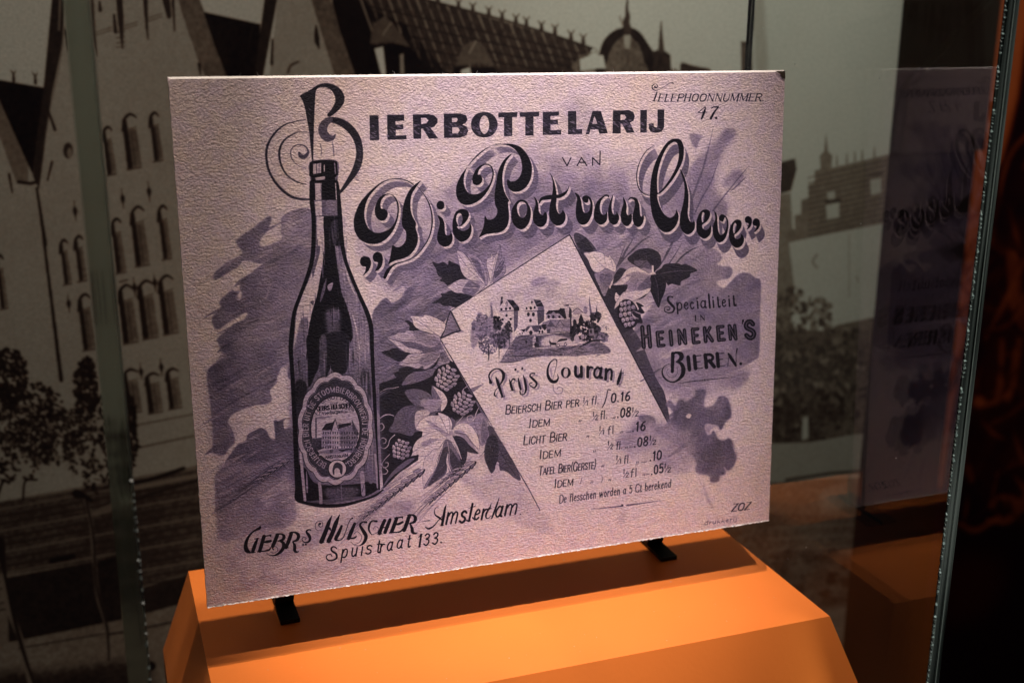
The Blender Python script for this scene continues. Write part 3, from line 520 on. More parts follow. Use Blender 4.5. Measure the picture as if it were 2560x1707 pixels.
    def prijs(t):
        S(t, '400,1535,50 385,1490,26 375,1430,24 410,1370,22 480,1330,16 545,1345,26 590,1400,46 590,1470,40 560,1540,22 530,1580,8')
        S(t, '480,1460,20 505,1530,44 540,1640,40 575,1745,30'); S(t, '560,1760,18 615,1740,10', smooth=False); S(t, '520,1600,8 470,1660,12 455,1720,24 475,1740,20')
        E(t, 772, 1342, 17, 18); E(t, 874, 1325, 17, 18)
        S(t, '680,1490,10 700,1560,36 725,1650,32'); S(t, '700,1540,14 730,1485,20 760,1490,30'); S(t, '690,1662,8 755,1645,8', smooth=False)
        S(t, '815,1470,14 830,1560,36 850,1640,30'); S(t, '890,1430,12 915,1520,38 930,1640,34 900,1710,18 850,1710,20 840,1670,22')
        S(t, '1060,1400,24 1010,1400,16 990,1440,24 1040,1490,36 1090,1550,30 1060,1610,22 1000,1590,16 985,1550,14 1020,1540,14')
    soft_shadow(prijs, 34, 28)
    def cour(t):
        S(t, '1345,1190,10 1385,1195,18 1390,1260,10 1350,1420,5 1330,1500,5', alpha=.9); S(t, '1345,1190,14 1285,1250,22 1254,1350,32 1266,1450,44 1318,1520,48 1378,1520,42 1412,1470,22 1402,1410,8'); S(.72, '1300,1330,30 1320,1450,26', alpha=.7)
        E(t, 1527, 1388, 75, 82)
    cour(.08); E(.9, 1527, 1388, 34, 70, .1)
    def rest(t): text(s, t, 'urant', 1655, 1448, 2370, 1535, 240, T=1.5, t=.5, serif=.7)
    at(1160, 700, 6)
    def rest2(t):
        for c, x0, x1, ya, yb in (('u', 1650, 1790, 1450, 1448), ('r', 1832, 1925, 1452, 1454), ('a', 1935, 2075, 1462, 1476), ('n', 2100, 2235, 1486, 1500)):
            text(s, t, c, x0, ya, x1, ya + (yb - ya) * .6, 232, T=1.9, t=.5, serif=.7)
        S(t, '2362,1330,6 2345,1420,40 2318,1510,46 2300,1565,26'); S(t, '2310,1400,8 2395,1395,10', smooth=False); S(t, '2300,1565,12 2340,1560,8')
    soft_shadow(rest2, 30, 24)
    at(1180, 880, 4); S(.6, '810,320,5 820,390,8 860,415,9 900,400,9 905,360,8 870,350,7 850,370,7')
    J = .13
    for st, x0, y0, x1, y1, c, T in (
        ('B^e^i^e^r^s^c^h B^i^e^r ^p^e^r', 330, 622, 1068, 540, 88, 1.2), ('I^d^e^m', 565, 755, 775, 732, 86, 1.2), ('L^i^c^h^t B^i^e^r', 510, 925, 945, 880, 90, 1.2),
        ('I^d^e^m', 670, 1068, 885, 1040, 86, 1.2), ('T^a^f^e^l B^i^e^r(G^e^r^s^t^e)', 665, 1230, 1238, 1160, 84, 1.2), ('I^d^e^m', 820, 1355, 1010, 1330, 84, 1.2),
        ('De flesschen worden a 5 Ct berekend', 870, 1510, 1990, 1350, 76, 1.0),
        ('fl.', 1190, 525, 1270, 515, 78, 1.1), ('0.16', 1385, 505, 1580, 480, 88, 1.5), ('fl.', 1280, 672, 1355, 660, 78, 1.1), ('.08', 1450, 655, 1585, 640, 88, 1.55),
        ('fl', 1352, 825, 1420, 812, 76, 1.1), ('.16', 1600, 795, 1735, 778, 88, 1.55), ('fl.', 1440, 975, 1505, 965, 76, 1.1), ('.08', 1620, 950, 1760, 930, 86, 1.55),
        ('fl.', 1515, 1115, 1590, 1102, 76, 1.1), ('.10', 1775, 1085, 1895, 1068, 86, 1.55), ('fl', 1580, 1250, 1650, 1238, 76, 1.1), ('.05', 1790, 1225, 1915, 1200, 84, 1.55)):
        text(s, J, st, x0, y0, x1, y1, c, T=T * 1.15, t=T * .9, slant=.22, small=.76, track=1.1)
    for i, (x, y, d) in enumerate(((1105, 540, 1), (1200, 685, 2), (1265, 830, 1), (1350, 975, 2), (1435, 1120, 1), (1505, 1258, 2))):
        text(s, J, '1', x, y - 42, x + 22, y - 44, 44, T=1.9, slant=.2); text(s, J, '%d' % d, x + 30, y - 8, x + 60, y - 10, 44, T=1.9, slant=.2); S(J, '%g,%g %g,%g' % (x + 5, y, x + 50, y - 70), 4, smooth=False)
    for x, y in ((1595, 640), (1770, 925), (1918, 1200)):
        text(s, J, '1', x, y - 40, x + 20, y - 42, 46, T=2, slant=.2); text(s, J, '2', x + 34, y, x + 70, y - 4, 46, T=2, slant=.2); S(J, '%g,%g %g,%g' % (x + 10, y + 5, x + 50, y - 75), 4, smooth=False)
    for x, y in ((1072, 690), (1150, 845), (1215, 993), (1300, 1140), (1190, 1302), (1370, 1278), (1412, 660), (1490, 800), (1535, 955), (1645, 1105), (1710, 1228)):
        S(J, '%g,%g,9 %g,%g,5' % (x + 3, y - 8, x - 3, y + 8)); S(J, '%g,%g,9 %g,%g,5' % (x + 19, y - 10, x + 13, y + 6))
    for x, y, l in ((1540, 800, 50), (1575, 950, 40), (1690, 1100, 60), (1745, 1222, 30)): S(J, '%g,%g %g,%g' % (x, y, x + l, y - 6), 5, smooth=False)
    S(J, '1385,380,12 1360,378,8 1345,440,10 1325,510,12 1300,555,8'); S(J, '1100,1255 1085,1310', 5, smooth=False); S(J, '1300,1240 1305,1270 1290,1305', 5)
    S(.42, '1190,1568,3 1340,1555,10 1480,1540,14 1485,1540,14', alpha=.9); E(.3, 1503, 1532, 13, 13); S(.42, '1545,1530,14 1700,1510,12 1900,1480,3', alpha=.9)
    # --- right block ---------------------------------------------------------
    at(1560, 720, 6.03); I = .07
    S(I, '735,140,20 700,125,16 665,140,26 665,190,34 710,245,40 755,300,34 735,360,24 670,375,16 615,350,14 612,300,10 650,275,8 690,295,10 685,325,16 655,330,20')
    for c, x0, x1, y, cp in (('p', 790, 885, 335, 165), ('e', 905, 975, 325, 160), ('c', 1000, 1060, 320, 160), ('i', 1098, 1132, 308, 165), ('a', 1155, 1250, 304, 165), ('l', 1280, 1310, 300, 195), ('i', 1335, 1370, 294, 165), ('t', 1405, 1450, 290, 165), ('e', 1475, 1545, 284, 160), ('i', 1575, 1610, 276, 165), ('t', 1640, 1690, 268, 165)):
        text(s, I, c, x0, y, x1, y - .09 * (x1 - x0), cp, T=1.45, t=.45, serif=.5)
    text(s, I, 'I', 1065, 495, 1095, 494, 80, T=2.2, serif=.6); text(s, I, 'N', 1150, 488, 1222, 482, 78, T=2, t=1)
    for tone, T in ((.08, 3.3), (.50, .42)):
        text(s, tone, 'H', 282, 890, 412, 879, 300, T=T * .66, t=T * .55, track=0)
        for c, x0, x1, y in (('E', 490, 620, 885), ('I', 690, 740, 868), ('N', 810, 955, 855), ('E', 1020, 1150, 838), ('K', 1200, 1350, 818), ('E', 1400, 1530, 800), ('N', 1575, 1712, 786), ('S', 1822, 1985, 770)):
            text(s, tone, c, x0 + 16, y - 14, x1 - 12, y - 14 - .09 * (x1 - x0 - 28), 200 if c != 'S' else 240, T=T * .92, t=T * .8)
    S(.08, '1795,490,34 1780,545,10')
    S(I, '735,985,56 732,1120,54 728,1260,48'); S(I, '745,985,40 800,972,40 860,1000,70 862,1060,64 800,1110,26')
    S(I, '790,1110,20 860,1140,50 895,1220,66 880,1310,60 820,1380,36 750,1415,22 670,1400,24 600,1340,26 575,1260,20 600,1190,12 660,1150,8 690,1140,6')
    S(.2, '800,1190,5 810,1260,6 770,1330,6 700,1345,6 650,1300,6 650,1240,5 690,1210,5')
    for c, x0, x1, y in (('I', 955, 1010, 1232), ('E', 1050, 1190, 1215), ('R', 1215, 1370, 1198), ('E', 1395, 1530, 1180)): text(s, I, c, x0 + 8, y, x1, y - .09 * (x1 - x0), 190, T=3.0, t=.7, serif=1)
    S(I, '1575,990,30 1620,1060,50 1685,1165,36'); S(I, '1565,1175 1582,1000', 8, smooth=False); S(I, '1690,1160,8 1690,1000,10 1705,915,22', smooth=False); S(I, '1550,1172 1600,1168', 8, smooth=False); E(I, 1760, 1140, 22, 22)
    S(.2, '820,1435,4 1000,1408,12 1200,1388,14'); E(.15, 1220, 1385, 12, 16); S(.2, '1245,1382,14 1450,1362,12 1680,1340,3')
    # --- bottom left ---------------------------------------------------------
    at(560, 1240, 6); I = .06; s.wk = 1.22
    S(I, '545,450,14 530,480,34 450,520,20 380,590,26 335,680,40 325,760,50 345,815,54 385,840,30'); S(I, '510,625,14 480,690,36 450,770,46 430,830,40'); S(I, '385,850 470,838', 10, smooth=False); S(I, '460,640 530,620', 10, smooth=False)
    S(I, '600,600,44 565,720,46 535,820,44'); S(I, '560,610 710,575,', 10, smooth=False) if 0 else S(I, '575,608 705,580', 14, smooth=False); S(I, '690,585,20 705,610,6'); S(I, '575,695,12 650,680,34 700,670,30'); S(I, '500,832 660,815', 14, smooth=False); S(I, '620,815,14 680,800,22 700,760,6')
    S(I, '800,580,44 765,670,46 730,750,44'); S(I, '780,570,16 860,565,20 900,600,40 880,650,34 810,670,14'); S(I, '830,665,16 890,700,40 890,770,42 840,840,36 760,885,20 680,880,8 640,850,4'); S(.2, '740,795,20 725,780,8 750,750,6 800,770,7 800,820,7 740,850,6 690,830,6')
    S(I, '1010,555,44 970,670,46 930,765,44'); S(I, '985,545,14 1060,540,22 1115,580,42 1100,650,34 1030,680,14'); S(I, '1030,680,12 1060,740,38 1060,810,38 1090,835,24 1125,825,6'); S(I, '905,778 965,768', 10, smooth=False)
    S(I, '1300,505,16 1270,500,18 1235,530,22 1270,580,38 1290,630,34 1270,680,22 1210,690,14 1170,650,9 1190,610,7 1230,625,7 1220,650,7'); E(I, 1185, 725, 15, 14); E(I, 1228, 720, 15, 14)
    S(I, '1620,285,6 1570,400,44 1520,540,52 1460,680,54'); S(I, '1735,275,8 1680,400,50 1630,540,52 1570,670,54'); S(I, '1430,695 1500,688', 10, smooth=False); S(I, '1540,688 1610,680', 10, smooth=False); S(I, '1520,470,8 1580,480,30 1600,510,8'); S(.15, '1440,410,30 1420,430,14 1440,460,6 1480,440,6 1470,385,6 1420,370,6 1375,410,7 1370,470,6 1400,510,5 1470,515,4')
    S(I, '1765,445,30 1715,560,44 1675,640,40 1720,660,14 1780,630,10 1820,540,8 1870,400,9 1900,345,10 1925,328,20')
    S(I, '1960,410,34 1910,530,46 1870,630,44'); S(I, '1840,640,10 1960,620,22 1990,590,5'); S(I, '2135,390,26 2080,385,18 2040,430,26 2090,520,44 2130,600,44 2100,690,34 2030,740,10 1950,735,4'); S(.2, '1900,680,5 1950,720,5 2040,680,6 2060,590,5 2000,530,5 1950,560,5')
    S(I, '2290,375,26 2220,370,18 2180,430,26 2175,510,22 2215,575,10'); S(.2, '2220,575,6 2300,540,6 2310,470,5 2260,455,5 2240,500,5')
    S(I, '2352,480,30 2330,560,40', smooth=False)
    at(940, 1200, 6)
    S(I, '130,600,40 90,690,44 50,795,44'); S(I, '210,590,40 170,690,44 135,780,42'); S(I, '70,715 190,700', 14, smooth=False); S(I, '20,805 90,798', 9, smooth=False); S(I, '110,790 160,786', 9, smooth=False)
    S(I, '310,570,42 270,680,46 235,770,44'); S(I, '280,565 400,550', 16, smooth=False); S(I, '390,550,20 400,580,6'); S(I, '280,660,10 340,655,30 400,625,26'); S(I, '200,785 350,775', 16, smooth=False); S(I, '340,778,18 380,755,20 400,720,6')
    S(I, '500,530,44 460,650,46 420,750,44'); S(I, '475,522,14 550,520,24 590,560,42 575,620,34 500,650,14'); S(I, '510,650,14 540,720,38 550,780,36 590,795,22 620,785,6'); S(I, '400,758 450,750', 9, smooth=False)
    S(I, '685,618,4 810,602,10', smooth=False)
    s.wk = 1.1
    S(I, '1055,365,5 1035,420,26 1015,540,38 990,670,34'); S(I, '960,680 1020,672', 9, smooth=False); S(I, '740,700,12 790,725,26 860,690,18 920,620,12 990,540,10'); S(I, '985,590,20 940,555,26 890,520,18 875,460,10 900,410,6 940,415,5')
    for c, x0, x1, y, cp in (('m', 1030, 1215, 660, 250), ('s', 1240, 1335, 640, 250), ('l', 1370, 1420, 612, 240), ('e', 1455, 1545, 598, 225), ('r', 1560, 1650, 588, 225), ('a', 1775, 1890, 556, 235), ('m', 1910, 2110, 530, 235)):
        text(s, I, c, x0, y, x1, y - .12 * (x1 - x0), cp, T=1.25 if c in 'mn' else 1.35, t=.35, slant=.34, serif=0)
    S(I, '1730,345,5 1700,420,22 1640,450,8'); S(I, '1385,425,4 1420,408,10 1475,392,10 1500,372,3'); S(I, '1362,600,20 1395,616,14 1420,600,4'); S(I, '1450,560,20 1480,600,10'); E(I, 2165, 508, 9, 12)
    S(I, '1850,255,4 1815,360,22 1775,470,26 1735,570,18'); S(I, '1730,420,12 1690,440,20 1655,500,26 1650,555,22 1680,570,12 1730,530,8')
    text(s, I, '1', 610, 1000, 680, 990, 175, T=1.7, slant=.3, serif=.8); text(s, I, '3', 700, 980, 790, 970, 170, T=1.3, slant=.3); text(s, I, '3', 832, 965, 922, 952, 170, T=1.3, slant=.3); E(I, 975, 932, 14, 15)
    at(560, 1240, 6)
    S(I, '1690,780,14 1650,755,18 1610,775,22 1620,820,26 1680,860,28 1690,920,26 1640,955,20 1570,960,18 1535,920,16 1550,880,14 1600,870,12 1620,900,12')
    for c, x0, x1, y in (('p', 1745, 1850, 925), ('u', 1895, 2000, 905), ('i', 2045, 2075, 885), ('s', 2110, 2210, 870), ('t', 2275, 2340, 845), ('r', 2325, 2390, 845), ('a', 2435, 2530, 817), ('a', 2582, 2678, 785), ('t', 2735, 2790, 765)):
        text(s, I, c, x0, y, x1, y - .12 * (x1 - x0), 190, T=1.15, t=.9, slant=.28)
    s.wk = 1; at(1480, 880, 3.564); text(s, .2, 'ZOZ', 1240, 1418, 1405, 1398, 62, T=1.9, t=1, slant=.4); text(s, .4, 'drukkerij', 1000, 1540, 1290, 1500, 34, T=1.6, slant=.3)

def draw_bottle(s):
    at, B, P, S, E = s.at, s.B, s.P, s.S, s.E; rs = np.random.RandomState(4); K = .05
    at(0, 0, 1)
    B(.52, '773,410 774,436 776,460 778,500 780,545 779,605 775,650 765,687 747,735 730,780 723,830 720,872 725,935 731,1060 736,1160 740,1242 752,1254 778,1260 810,1263 858,1260 906,1247 938,1236 950,1222 947,1160 944,1085 941,1010 937,935 935,872 931,817 922,780 902,737 882,692 866,650 856,605 850,545 846,480 844,455 845,405 800,400', tex=.12)
    at(420, 480, 4)
    B(.90, '1490,240 1557,240 1562,500 1547,700 1512,900 1482,1060 1442,1180 1422,1300 1400,1568 1390,1700 1262,1700 1270,1400 1290,1200 1350,1020 1430,830 1470,680 1492,500', tex=.08)
    B(.52, '1330,1280 1402,1290 1385,1568 1380,1850 1200,1850 1275,1500', soft=2, tex=.2); B(.3, '1490,480 1520,500 1515,620 1470,780 1450,860 1440,780 1480,640', alpha=.8); B(.35, '1430,1090 1460,1090 1450,1130 1425,1110')
    B(K, '1558,240 1645,240 1652,450 1682,640 1705,800 1735,1000 1792,1150 1842,1350 1850,1450 1800,1568 1780,1850 1390,1850 1390,1568 1402,1400 1432,1240 1492,1020 1522,850 1547,700 1562,500')
    B(.5, '1555,940 1585,860 1575,960 1545,1060 1520,1100 1535,1000', alpha=.8); B(.72, '1600,930 1650,905 1640,960 1625,985 1600,975')
    B(.34, '1580,1190 1712,1185 1720,1400 1715,1480 1680,1560 1640,1500 1600,1560 1590,1400', soft=5, tex=.3); S(.55, '1590,1215,8 1650,1205,12 1705,1215,6'); S(.5, '1600,1280,6 1660,1290,10 1710,1280,5')
    B(.60, '1652,400 1680,440 1720,560 1760,650 1810,800 1880,980 1960,1200 2000,1400 2010,1700 2005,1850 1850,1850 1850,1400 1795,1150 1740,1000 1702,800 1675,600', tex=.2)
    S(.86, '1755,640,6 1800,850,16 1860,1000,12 1890,1050,4'); S(.86, '1830,1180,6 1880,1350,14 1915,1568,12'); S(.25, '1655,420,6 1680,640,6 1700,800,8')
    # neck
    at(640, 190, 4)
    P(.52, '556,1245 830,1240 842,1405 555,1405', tex=.15); P(.90, '592,1255 655,1250 660,1400 598,1405'); P(.40, '660,1260 700,1255 700,1400 665,1400', tex=.3)
    P(K, '552,1060 815,1060 828,1240 555,1245'); P(.86, '590,1075 655,1072 655,1240 596,1242', tex=.1); S(.4, '648,1080 655,1238', 6, smooth=False); S(.85, '795,1075 805,1235', 8, smooth=False)
    S(.12, '556,1405 842,1400', 8, smooth=False); P(K, '682,1405 845,1400 856,1700 690,1700', tex=.1); B(.4, '760,1460 830,1450 840,1560 790,1700 760,1600', alpha=.5, tex=.3)
    P(.88, '606,1410 668,1408 676,1700 620,1700', tex=.1)
    P(K, '534,868 560,852 640,843 700,841 780,845 812,856 820,990 803,1002 818,1060 545,1072 552,1012 532,1000'); P(.84, '570,882 652,872 650,970 572,984', tex=.15); S(.2, '606,880 606,975', 7, smooth=False); S(.3, '632,876 630,972', 5, smooth=False)
    S(.92, '683,892 683,955', 9, smooth=False); S(.6, '786,870 794,975', 10, smooth=False); P(.82, '592,1018 690,1004 690,1036 600,1044', tex=.1); P(.5, '792,1010 806,1008 806,1044 796,1046')
    # lower body
    at(440, 860, 4)
    B(.46, '1150,160 1940,160 1990,400 2010,1400 1200,1500 1160,400', tex=.3, soft=16)
    B(K, '1310,-80 1445,-80 1446,120 1420,250 1395,300 1340,420 1310,380 1318,200', soft=1); B(.10, '1500,-90 1725,-90 1722,180 1690,290 1600,300 1545,250 1500,330 1490,200', soft=1, tex=.15); B(.34, '1440,-60 1505,-60 1500,280 1460,340 1436,240', soft=1, tex=.3)
    B(.16, '1185,420 1290,380 1310,520 1240,700 1215,900 1230,1200 1190,1000', soft=2, tex=.3); B(.30, '1860,250 1930,300 1950,560 1900,420', soft=2, tex=.3)
    for x, y, y1, w, t in ((1225, 120, 420, 16, .12), (1260, 250, 430, 9, .2), (1180, 0, 560, 8, .62), (1290, -40, 200, 7, .6), (1735, -40, 300, 10, .74), (1770, 20, 230, 20, .25), (1850, 280, 420, 20, .25), (1905, 260, 520, 12, .58), (1960, 420, 1400, 22, .60), (1480, 60, 300, 8, .62), (1545, 210, 330, 7, .7), (1820, -40, 260, 8, .62)):
        S(t, '%g,%g,1 %g,%g,%g %g,%g,1' % (x, y, x + 2, (y + y1) / 2, w, x + 4, y1), alpha=.85)
    B(K, '1200,1568 1195,1400 1200,1200 1300,1250 1420,1400 1830,1395 1900,1375 2005,1395 2032,1440 1900,1520 1700,1568 1400,1600', tex=.12)
    B(.3, '1500,1440 1800,1430 1820,1500 1700,1540 1520,1540', soft=4, tex=.4)
    for q, t in (('1245,1080,20 1265,1300,30 1290,1560,26', .85), ('1305,1270,6 1310,1400,18 1312,1480,14', .7), ('1435,1390,30 1445,1480,34 1450,1600,30', .75), ('1650,1390,8 1660,1560,8', .5), ('1860,1290,44 1875,1500,40', .72), ('1925,1050,30 1950,1370,50', .5), ('1990,1100,20 2020,1430,26', .72), ('1885,1390,6 1860,1480,6', .2)): S(t, q, alpha=.9)
    at(300, 1207, 3.136); B(.6, '1420,150 1600,160 1800,150 1900,110 1850,105 1600,130', alpha=.5)
    at(0, 0, 1)
    for i in range(170):
        t = rs.rand(); y = 560 + 620 * t; half = np.interp(y, [560, 650, 780, 870, 1180], [30, 42, 88, 98, 98]); x = 833 + half * (2 * rs.rand() - 1) * .92; q = s.tr([(x, y)])[0].astype(int)
        t0 = s.a[q[1], q[0]]; l = 8 + 30 * rs.rand()
        if t0 > .12 or rs.rand() < .25: S(float(np.clip(t0 + (.25 if rs.rand() < .4 else -.25), .04, .9)), '%g,%g,1 %g,%g,%g %g,%g,1' % (x, y - l, x + 1, y, 1.5 + 3 * rs.rand(), x + 2, y + l), alpha=.5)
    # dark outline of the glass
    at(0, 0, 1)
    S(K, '777,455,6 779,500,11 784,545,11 784,605,11 780,650,11 770,687,10 752,735,9 736,780,9 730,830,12 727,872,11 731,935,10 737,1060,11 741,1160,12 745,1242,12')
    S(K, '844,455,4 846,480,8 850,545,12 853,590,12 862,645,9 878,690,9 898,737,9 919,785,11 928,822,11 930,872,10 933,935,9 937,1010,9 941,1085,5 945,1160,3 948,1222,5')
    S(K, '741,1235,8 745,1250,8 778,1260,8 810,1264,9 858,1262,8 906,1250,6 938,1238,5 957,1224,4')
    # --- bottle label --------------------------------------------------------
    at(700, 900, 4.354); a = np.linspace(0, 2 * np.pi, 240, endpoint=False)
    def ring(tone, rx, ry, lobe, cx=603, cy=745, **k):
        r = 1 + lobe * (np.abs(np.sin(a * 7 + .35)) - .6)
        s.put([s.tr(np.stack([cx + rx * r * np.cos(a) + 12 * np.sin(a) * -1, cy + ry * r * np.sin(a)], 1))], tone, **k)
    ring(.10, 412, 608, .05); ring(.80, 405, 600, .05, tex=.10); ring(.10, 362, 545, .055); ring(.6, 354, 537, .055); ring(.13, 349, 531, .055); ring(.26, 340, 522, .05, tex=.12)
    E(K, 603, 750, 276, 368); E(.80, 603, 750, 264, 356, tex=.10)
    def arc(u):
        th = np.radians(111 + u * (360 - 48)); ex = 603 + 292 * np.cos(th); ey = 748 + 388 * np.sin(th)
        nx, ny = np.cos(th) / 292, np.sin(th) / 388; l = np.hypot(nx, ny); return ex, ey, nx / l, ny / l
    # equal spacing along the oval
    th = np.radians(np.linspace(109, 109 + 320, 400)); X = 603 + 296 * np.cos(th); Y = 748 + 400 * np.sin(th)
    D = np.concatenate([[0], np.cumsum(np.hypot(np.diff(X), np.diff(Y)))]); D /= D[-1]
    def arc2(u):
        q = np.interp(u, D, th); nx, ny = np.cos(q) / 296, np.sin(q) / 400; l = np.hypot(nx, ny)
        return np.interp(u, D, X), np.interp(u, D, Y), nx / l, ny / l
    text(s, .78, 'BEIJERSCH BIER UIT DE STOOMBIERBROUWERIJ DE HOOIBERG"', 0, 0, 0, 0, 56, T=1.5, t=1.1, arc=arc2, track=2.2)
    E(K, 625, 1182, 104, 104); E(.9, 625, 1182, 94, 94); B(.25, '575,1170 600,1120 640,1115 680,1150 676,1240 650,1220 640,1180 600,1180 590,1250 572,1220'); E(.85, 622, 1205, 30, 28)
    def arc3(u): q = np.radians(-135 + 95 * u); return 603 + 205 * np.cos(q), 590 + 165 * np.sin(q), np.cos(q), np.sin(q)
    text(s, .12, 'GEBOTTELD', 0, 0, 0, 0, 34, T=2.2, t=1, arc=arc3, serif=.8)
    text(s, .15, 'DOOR', 545, 484, 635, 474, 18, T=2, t=1.4); text(s, K, 'GEBRS HULSCHER', 402, 552, 780, 512, 44, T=2.6, t=1.6); text(s, .12, 'N.Z.Voorburgwal.G.178', 380, 602, 806, 560, 36, T=1.8, t=1.1, serif=.5)
    text(s, .1, 'AMSTERDAM', 492, 1074, 742, 1048, 32, T=2.4, t=1.4, serif=.6)
    # brewery picture on the label
    S(.25, '392,840 392,630', 14, smooth=False); S(.5, '400,630,14 470,625,16 560,610,6'); P(.3, '342,850 480,840 470,960 400,990 360,940', tex=.5)
    P(.12, '452,760 500,690 575,675 600,640 555,770'); P(.66, '455,770 552,760 556,960 450,950', tex=.5); P(.78, '556,770 595,650 640,770 650,940 560,960', tex=.1); P(.15, '630,700 700,690 780,680 770,720 640,750', tex=.2)
    P(.56, '645,745 790,700 850,760 840,900 800,940 650,940', tex=.5); P(.35, '780,640 830,740 860,800 840,840 790,760', tex=.3)
    for yy in range(780, 950, 52):
        for xx in list(range(466, 550, 26)) + [572, 596, 622] + list(range(668, 840, 28)): P(.15, '%g,%g %g,%g %g,%g %g,%g' % (xx, yy, xx + 12, yy - 1, xx + 12, yy + 24, xx, yy + 25), alpha=.85)
    S(.2, '560,770 600,640 640,765', 8, smooth=False); B(.5, '420,1000 600,965 760,950 840,960 800,1010 700,1000 500,1040', tex=.5, alpha=.7); S(.1, '548,975 548,1010', 8, smooth=False); S(.1, '566,975 564,1010', 8, smooth=False); S(.1, '640,975,6 680,985,22 710,975,14 780,970,16'); S(.8, '430,1030 700,1020', 12, smooth=False)

def draw_castle(s):
    at, B, P, S, E = s.at, s.B, s.P, s.S, s.E; rs = np.random.RandomState(8)
    at(1160, 700, 6)
    B(.86, '250,420 500,200 900,150 1300,250 1800,300 1900,600 1500,500 900,450 500,480', soft=12, alpha=.5, tex=.2)
    B(.62, '100,900 120,700 200,600 200,500 260,490 300,560 390,540 400,360 420,330 435,520 480,600 520,700 700,640 700,1000 500,1000 300,800 150,1030', soft=3, tex=.5)
    # towers
    P(.9, '535,470 745,460 745,800 640,760 535,680', tex=.08); P(.38, '745,462 812,455 805,700 750,790', tex=.15); P(.93, '548,400 640,298 745,430 745,462 530,475 530,430'); P(.10, '640,295 735,300 828,410 828,452 750,460 745,430'); P(.2, '555,250 582,250 582,340 545,385 545,340')
    S(.2, '530,472 745,458 825,455', 10, smooth=False)
    for x, y in ((560, 440), (630, 432), (690, 424), (580, 592), (700, 585), (638, 530)): E(.12, x, y, 18, 20)
    E(.3, 642, 360, 16, 40); E(.93, 642, 365, 7, 32)
    P(.9, '915,460 1095,455 1095,690 915,700', tex=.08); P(.3, '1095,455 1205,450 1200,610 1110,680', tex=.12); P(.92, '975,360 1000,300 1020,240 1045,290 1060,340 1085,400 1110,460 915,465 905,420 960,400'); P(.10, '1045,295 1145,300 1200,400 1090,400')
    P(.45, '1105,405 1200,400 1200,450 1110,455'); S(.2, '910,470 1100,460 1205,455', 10, smooth=False)
    for x, y, r in ((940, 425, 14), (1003, 422, 18), (1062, 412, 15), (1018, 335, 14), (965, 515, 22), (1040, 515, 22), (998, 605, 20)): E(.12, x, y, r, r * 1.4)
    # halls
    P(.12, '1222,512 1270,455 1425,450 1440,420 1510,425 1540,580 1500,580 1420,500 1240,515'); P(.72, '1235,515 1420,500 1500,575 1230,580', tex=.2); P(.62, '1300,520 1342,468 1388,515 1385,580 1310,580'); E(.15, 1340, 552, 20, 26); E(.12, 1270, 550, 20, 26); E(.12, 1432, 552, 18, 22)
    P(.80, '1510,440 1570,390 1610,440 1620,560 1545,580', tex=.2); P(.2, '1580,400 1615,450 1615,580 1570,560'); P(.15, '1490,375 1575,365 1570,395 1500,385')
    P(.6, '1170,640 1300,590 1450,590 1590,580 1600,760 1300,800 1200,760', tex=.15); P(.35, '1240,700 1300,605 1370,705'); S(.2, '1370,710 1440,600 1500,690 1600,700', 7, smooth=False)
    P(.3, '930,720 960,690 1180,670 1240,660 1240,740 1100,780 920,770', tex=.15); P(.92, '920,800 1005,690 1070,800 1070,820 920,825'); E(.12, 1003, 790, 26, 32); P(.93, '1105,790 1152,690 1210,760 1240,720 1240,790 1110,812'); P(.12, '1165,665 1230,665 1230,740 1205,755')
    for x, y in ((1132, 775), (1176, 775), (1150, 722)): E(.12, x, y, 14, 24)
    P(.93, '810,830 812,790 850,745 895,790 895,825'); P(.15, '850,745 930,730 900,785'); E(.12, 838, 803, 8, 13); E(.12, 874, 797, 8, 13); P(.3, '1245,740 1290,735 1290,790 1250,800')
    P(.7, '1300,730 1590,720 1590,770 1300,800', tex=.1); S(.1, '810,838 1100,815 1400,780 1600,770', 9, smooth=False)
    P(.85, '1615,560 1720,520 1710,720 1620,720', tex=.2); P(.12, '1720,590 1755,500 1795,600 1790,660 1715,720'); S(.2, '1625,480 1700,415 1780,480', 9, smooth=False); P(.75, '1640,480 1700,425 1770,480 1740,510 1630,520'); P(.2, '1590,570 1610,560 1625,900 1590,860'); B(.15, '1640,600 1680,600 1690,700 1640,700')
    for i in range(90):
        x, y = 300 + 1600 * rs.rand(), 90 + 330 * rs.rand(); l = 30 + 60 * rs.rand(); S(.80, '%g,%g,3 %g,%g,14 %g,%g,3' % (x - l, y + l * .5, x, y, x + l, y - l * .4), soft=2, alpha=.45)
    B(.70, '1010,40 1100,-40 1240,-60 1230,10 1290,60 1180,90 1060,100', soft=6, alpha=.8, tex=.3)
    # ground, wall and trees
    B(.38, '820,845 1100,830 1600,785 1640,900 1500,990 1200,1010 690,1050 720,960', tex=.5); B(.85, '1160,900 1300,830 1500,850 1640,930 1500,990 1200,990', soft=3, tex=.3)
    P(.9, '1028,880 1060,840 1085,870 1090,1010 1030,1010'); P(.2, '1075,850 1110,860 1130,1010 1085,1010'); E(.1, 1072, 970, 18, 34)
    S(.1, '1285,905,10 1300,950,30 1360,955,36 1385,950,12'); S(.1, '1300,960 1300,1000', 8, smooth=False); S(.1, '1375,960 1380,1000', 8, smooth=False); S(.15, '1400,930,10 1450,900,34 1540,890,26'); E(.3, 1412, 980, 24, 24); E(.9, 1412, 980, 14, 14); E(.35, 1520, 965, 24, 24); E(.9, 1520, 965, 14, 14); S(.12, '932,910,22 936,960,12')
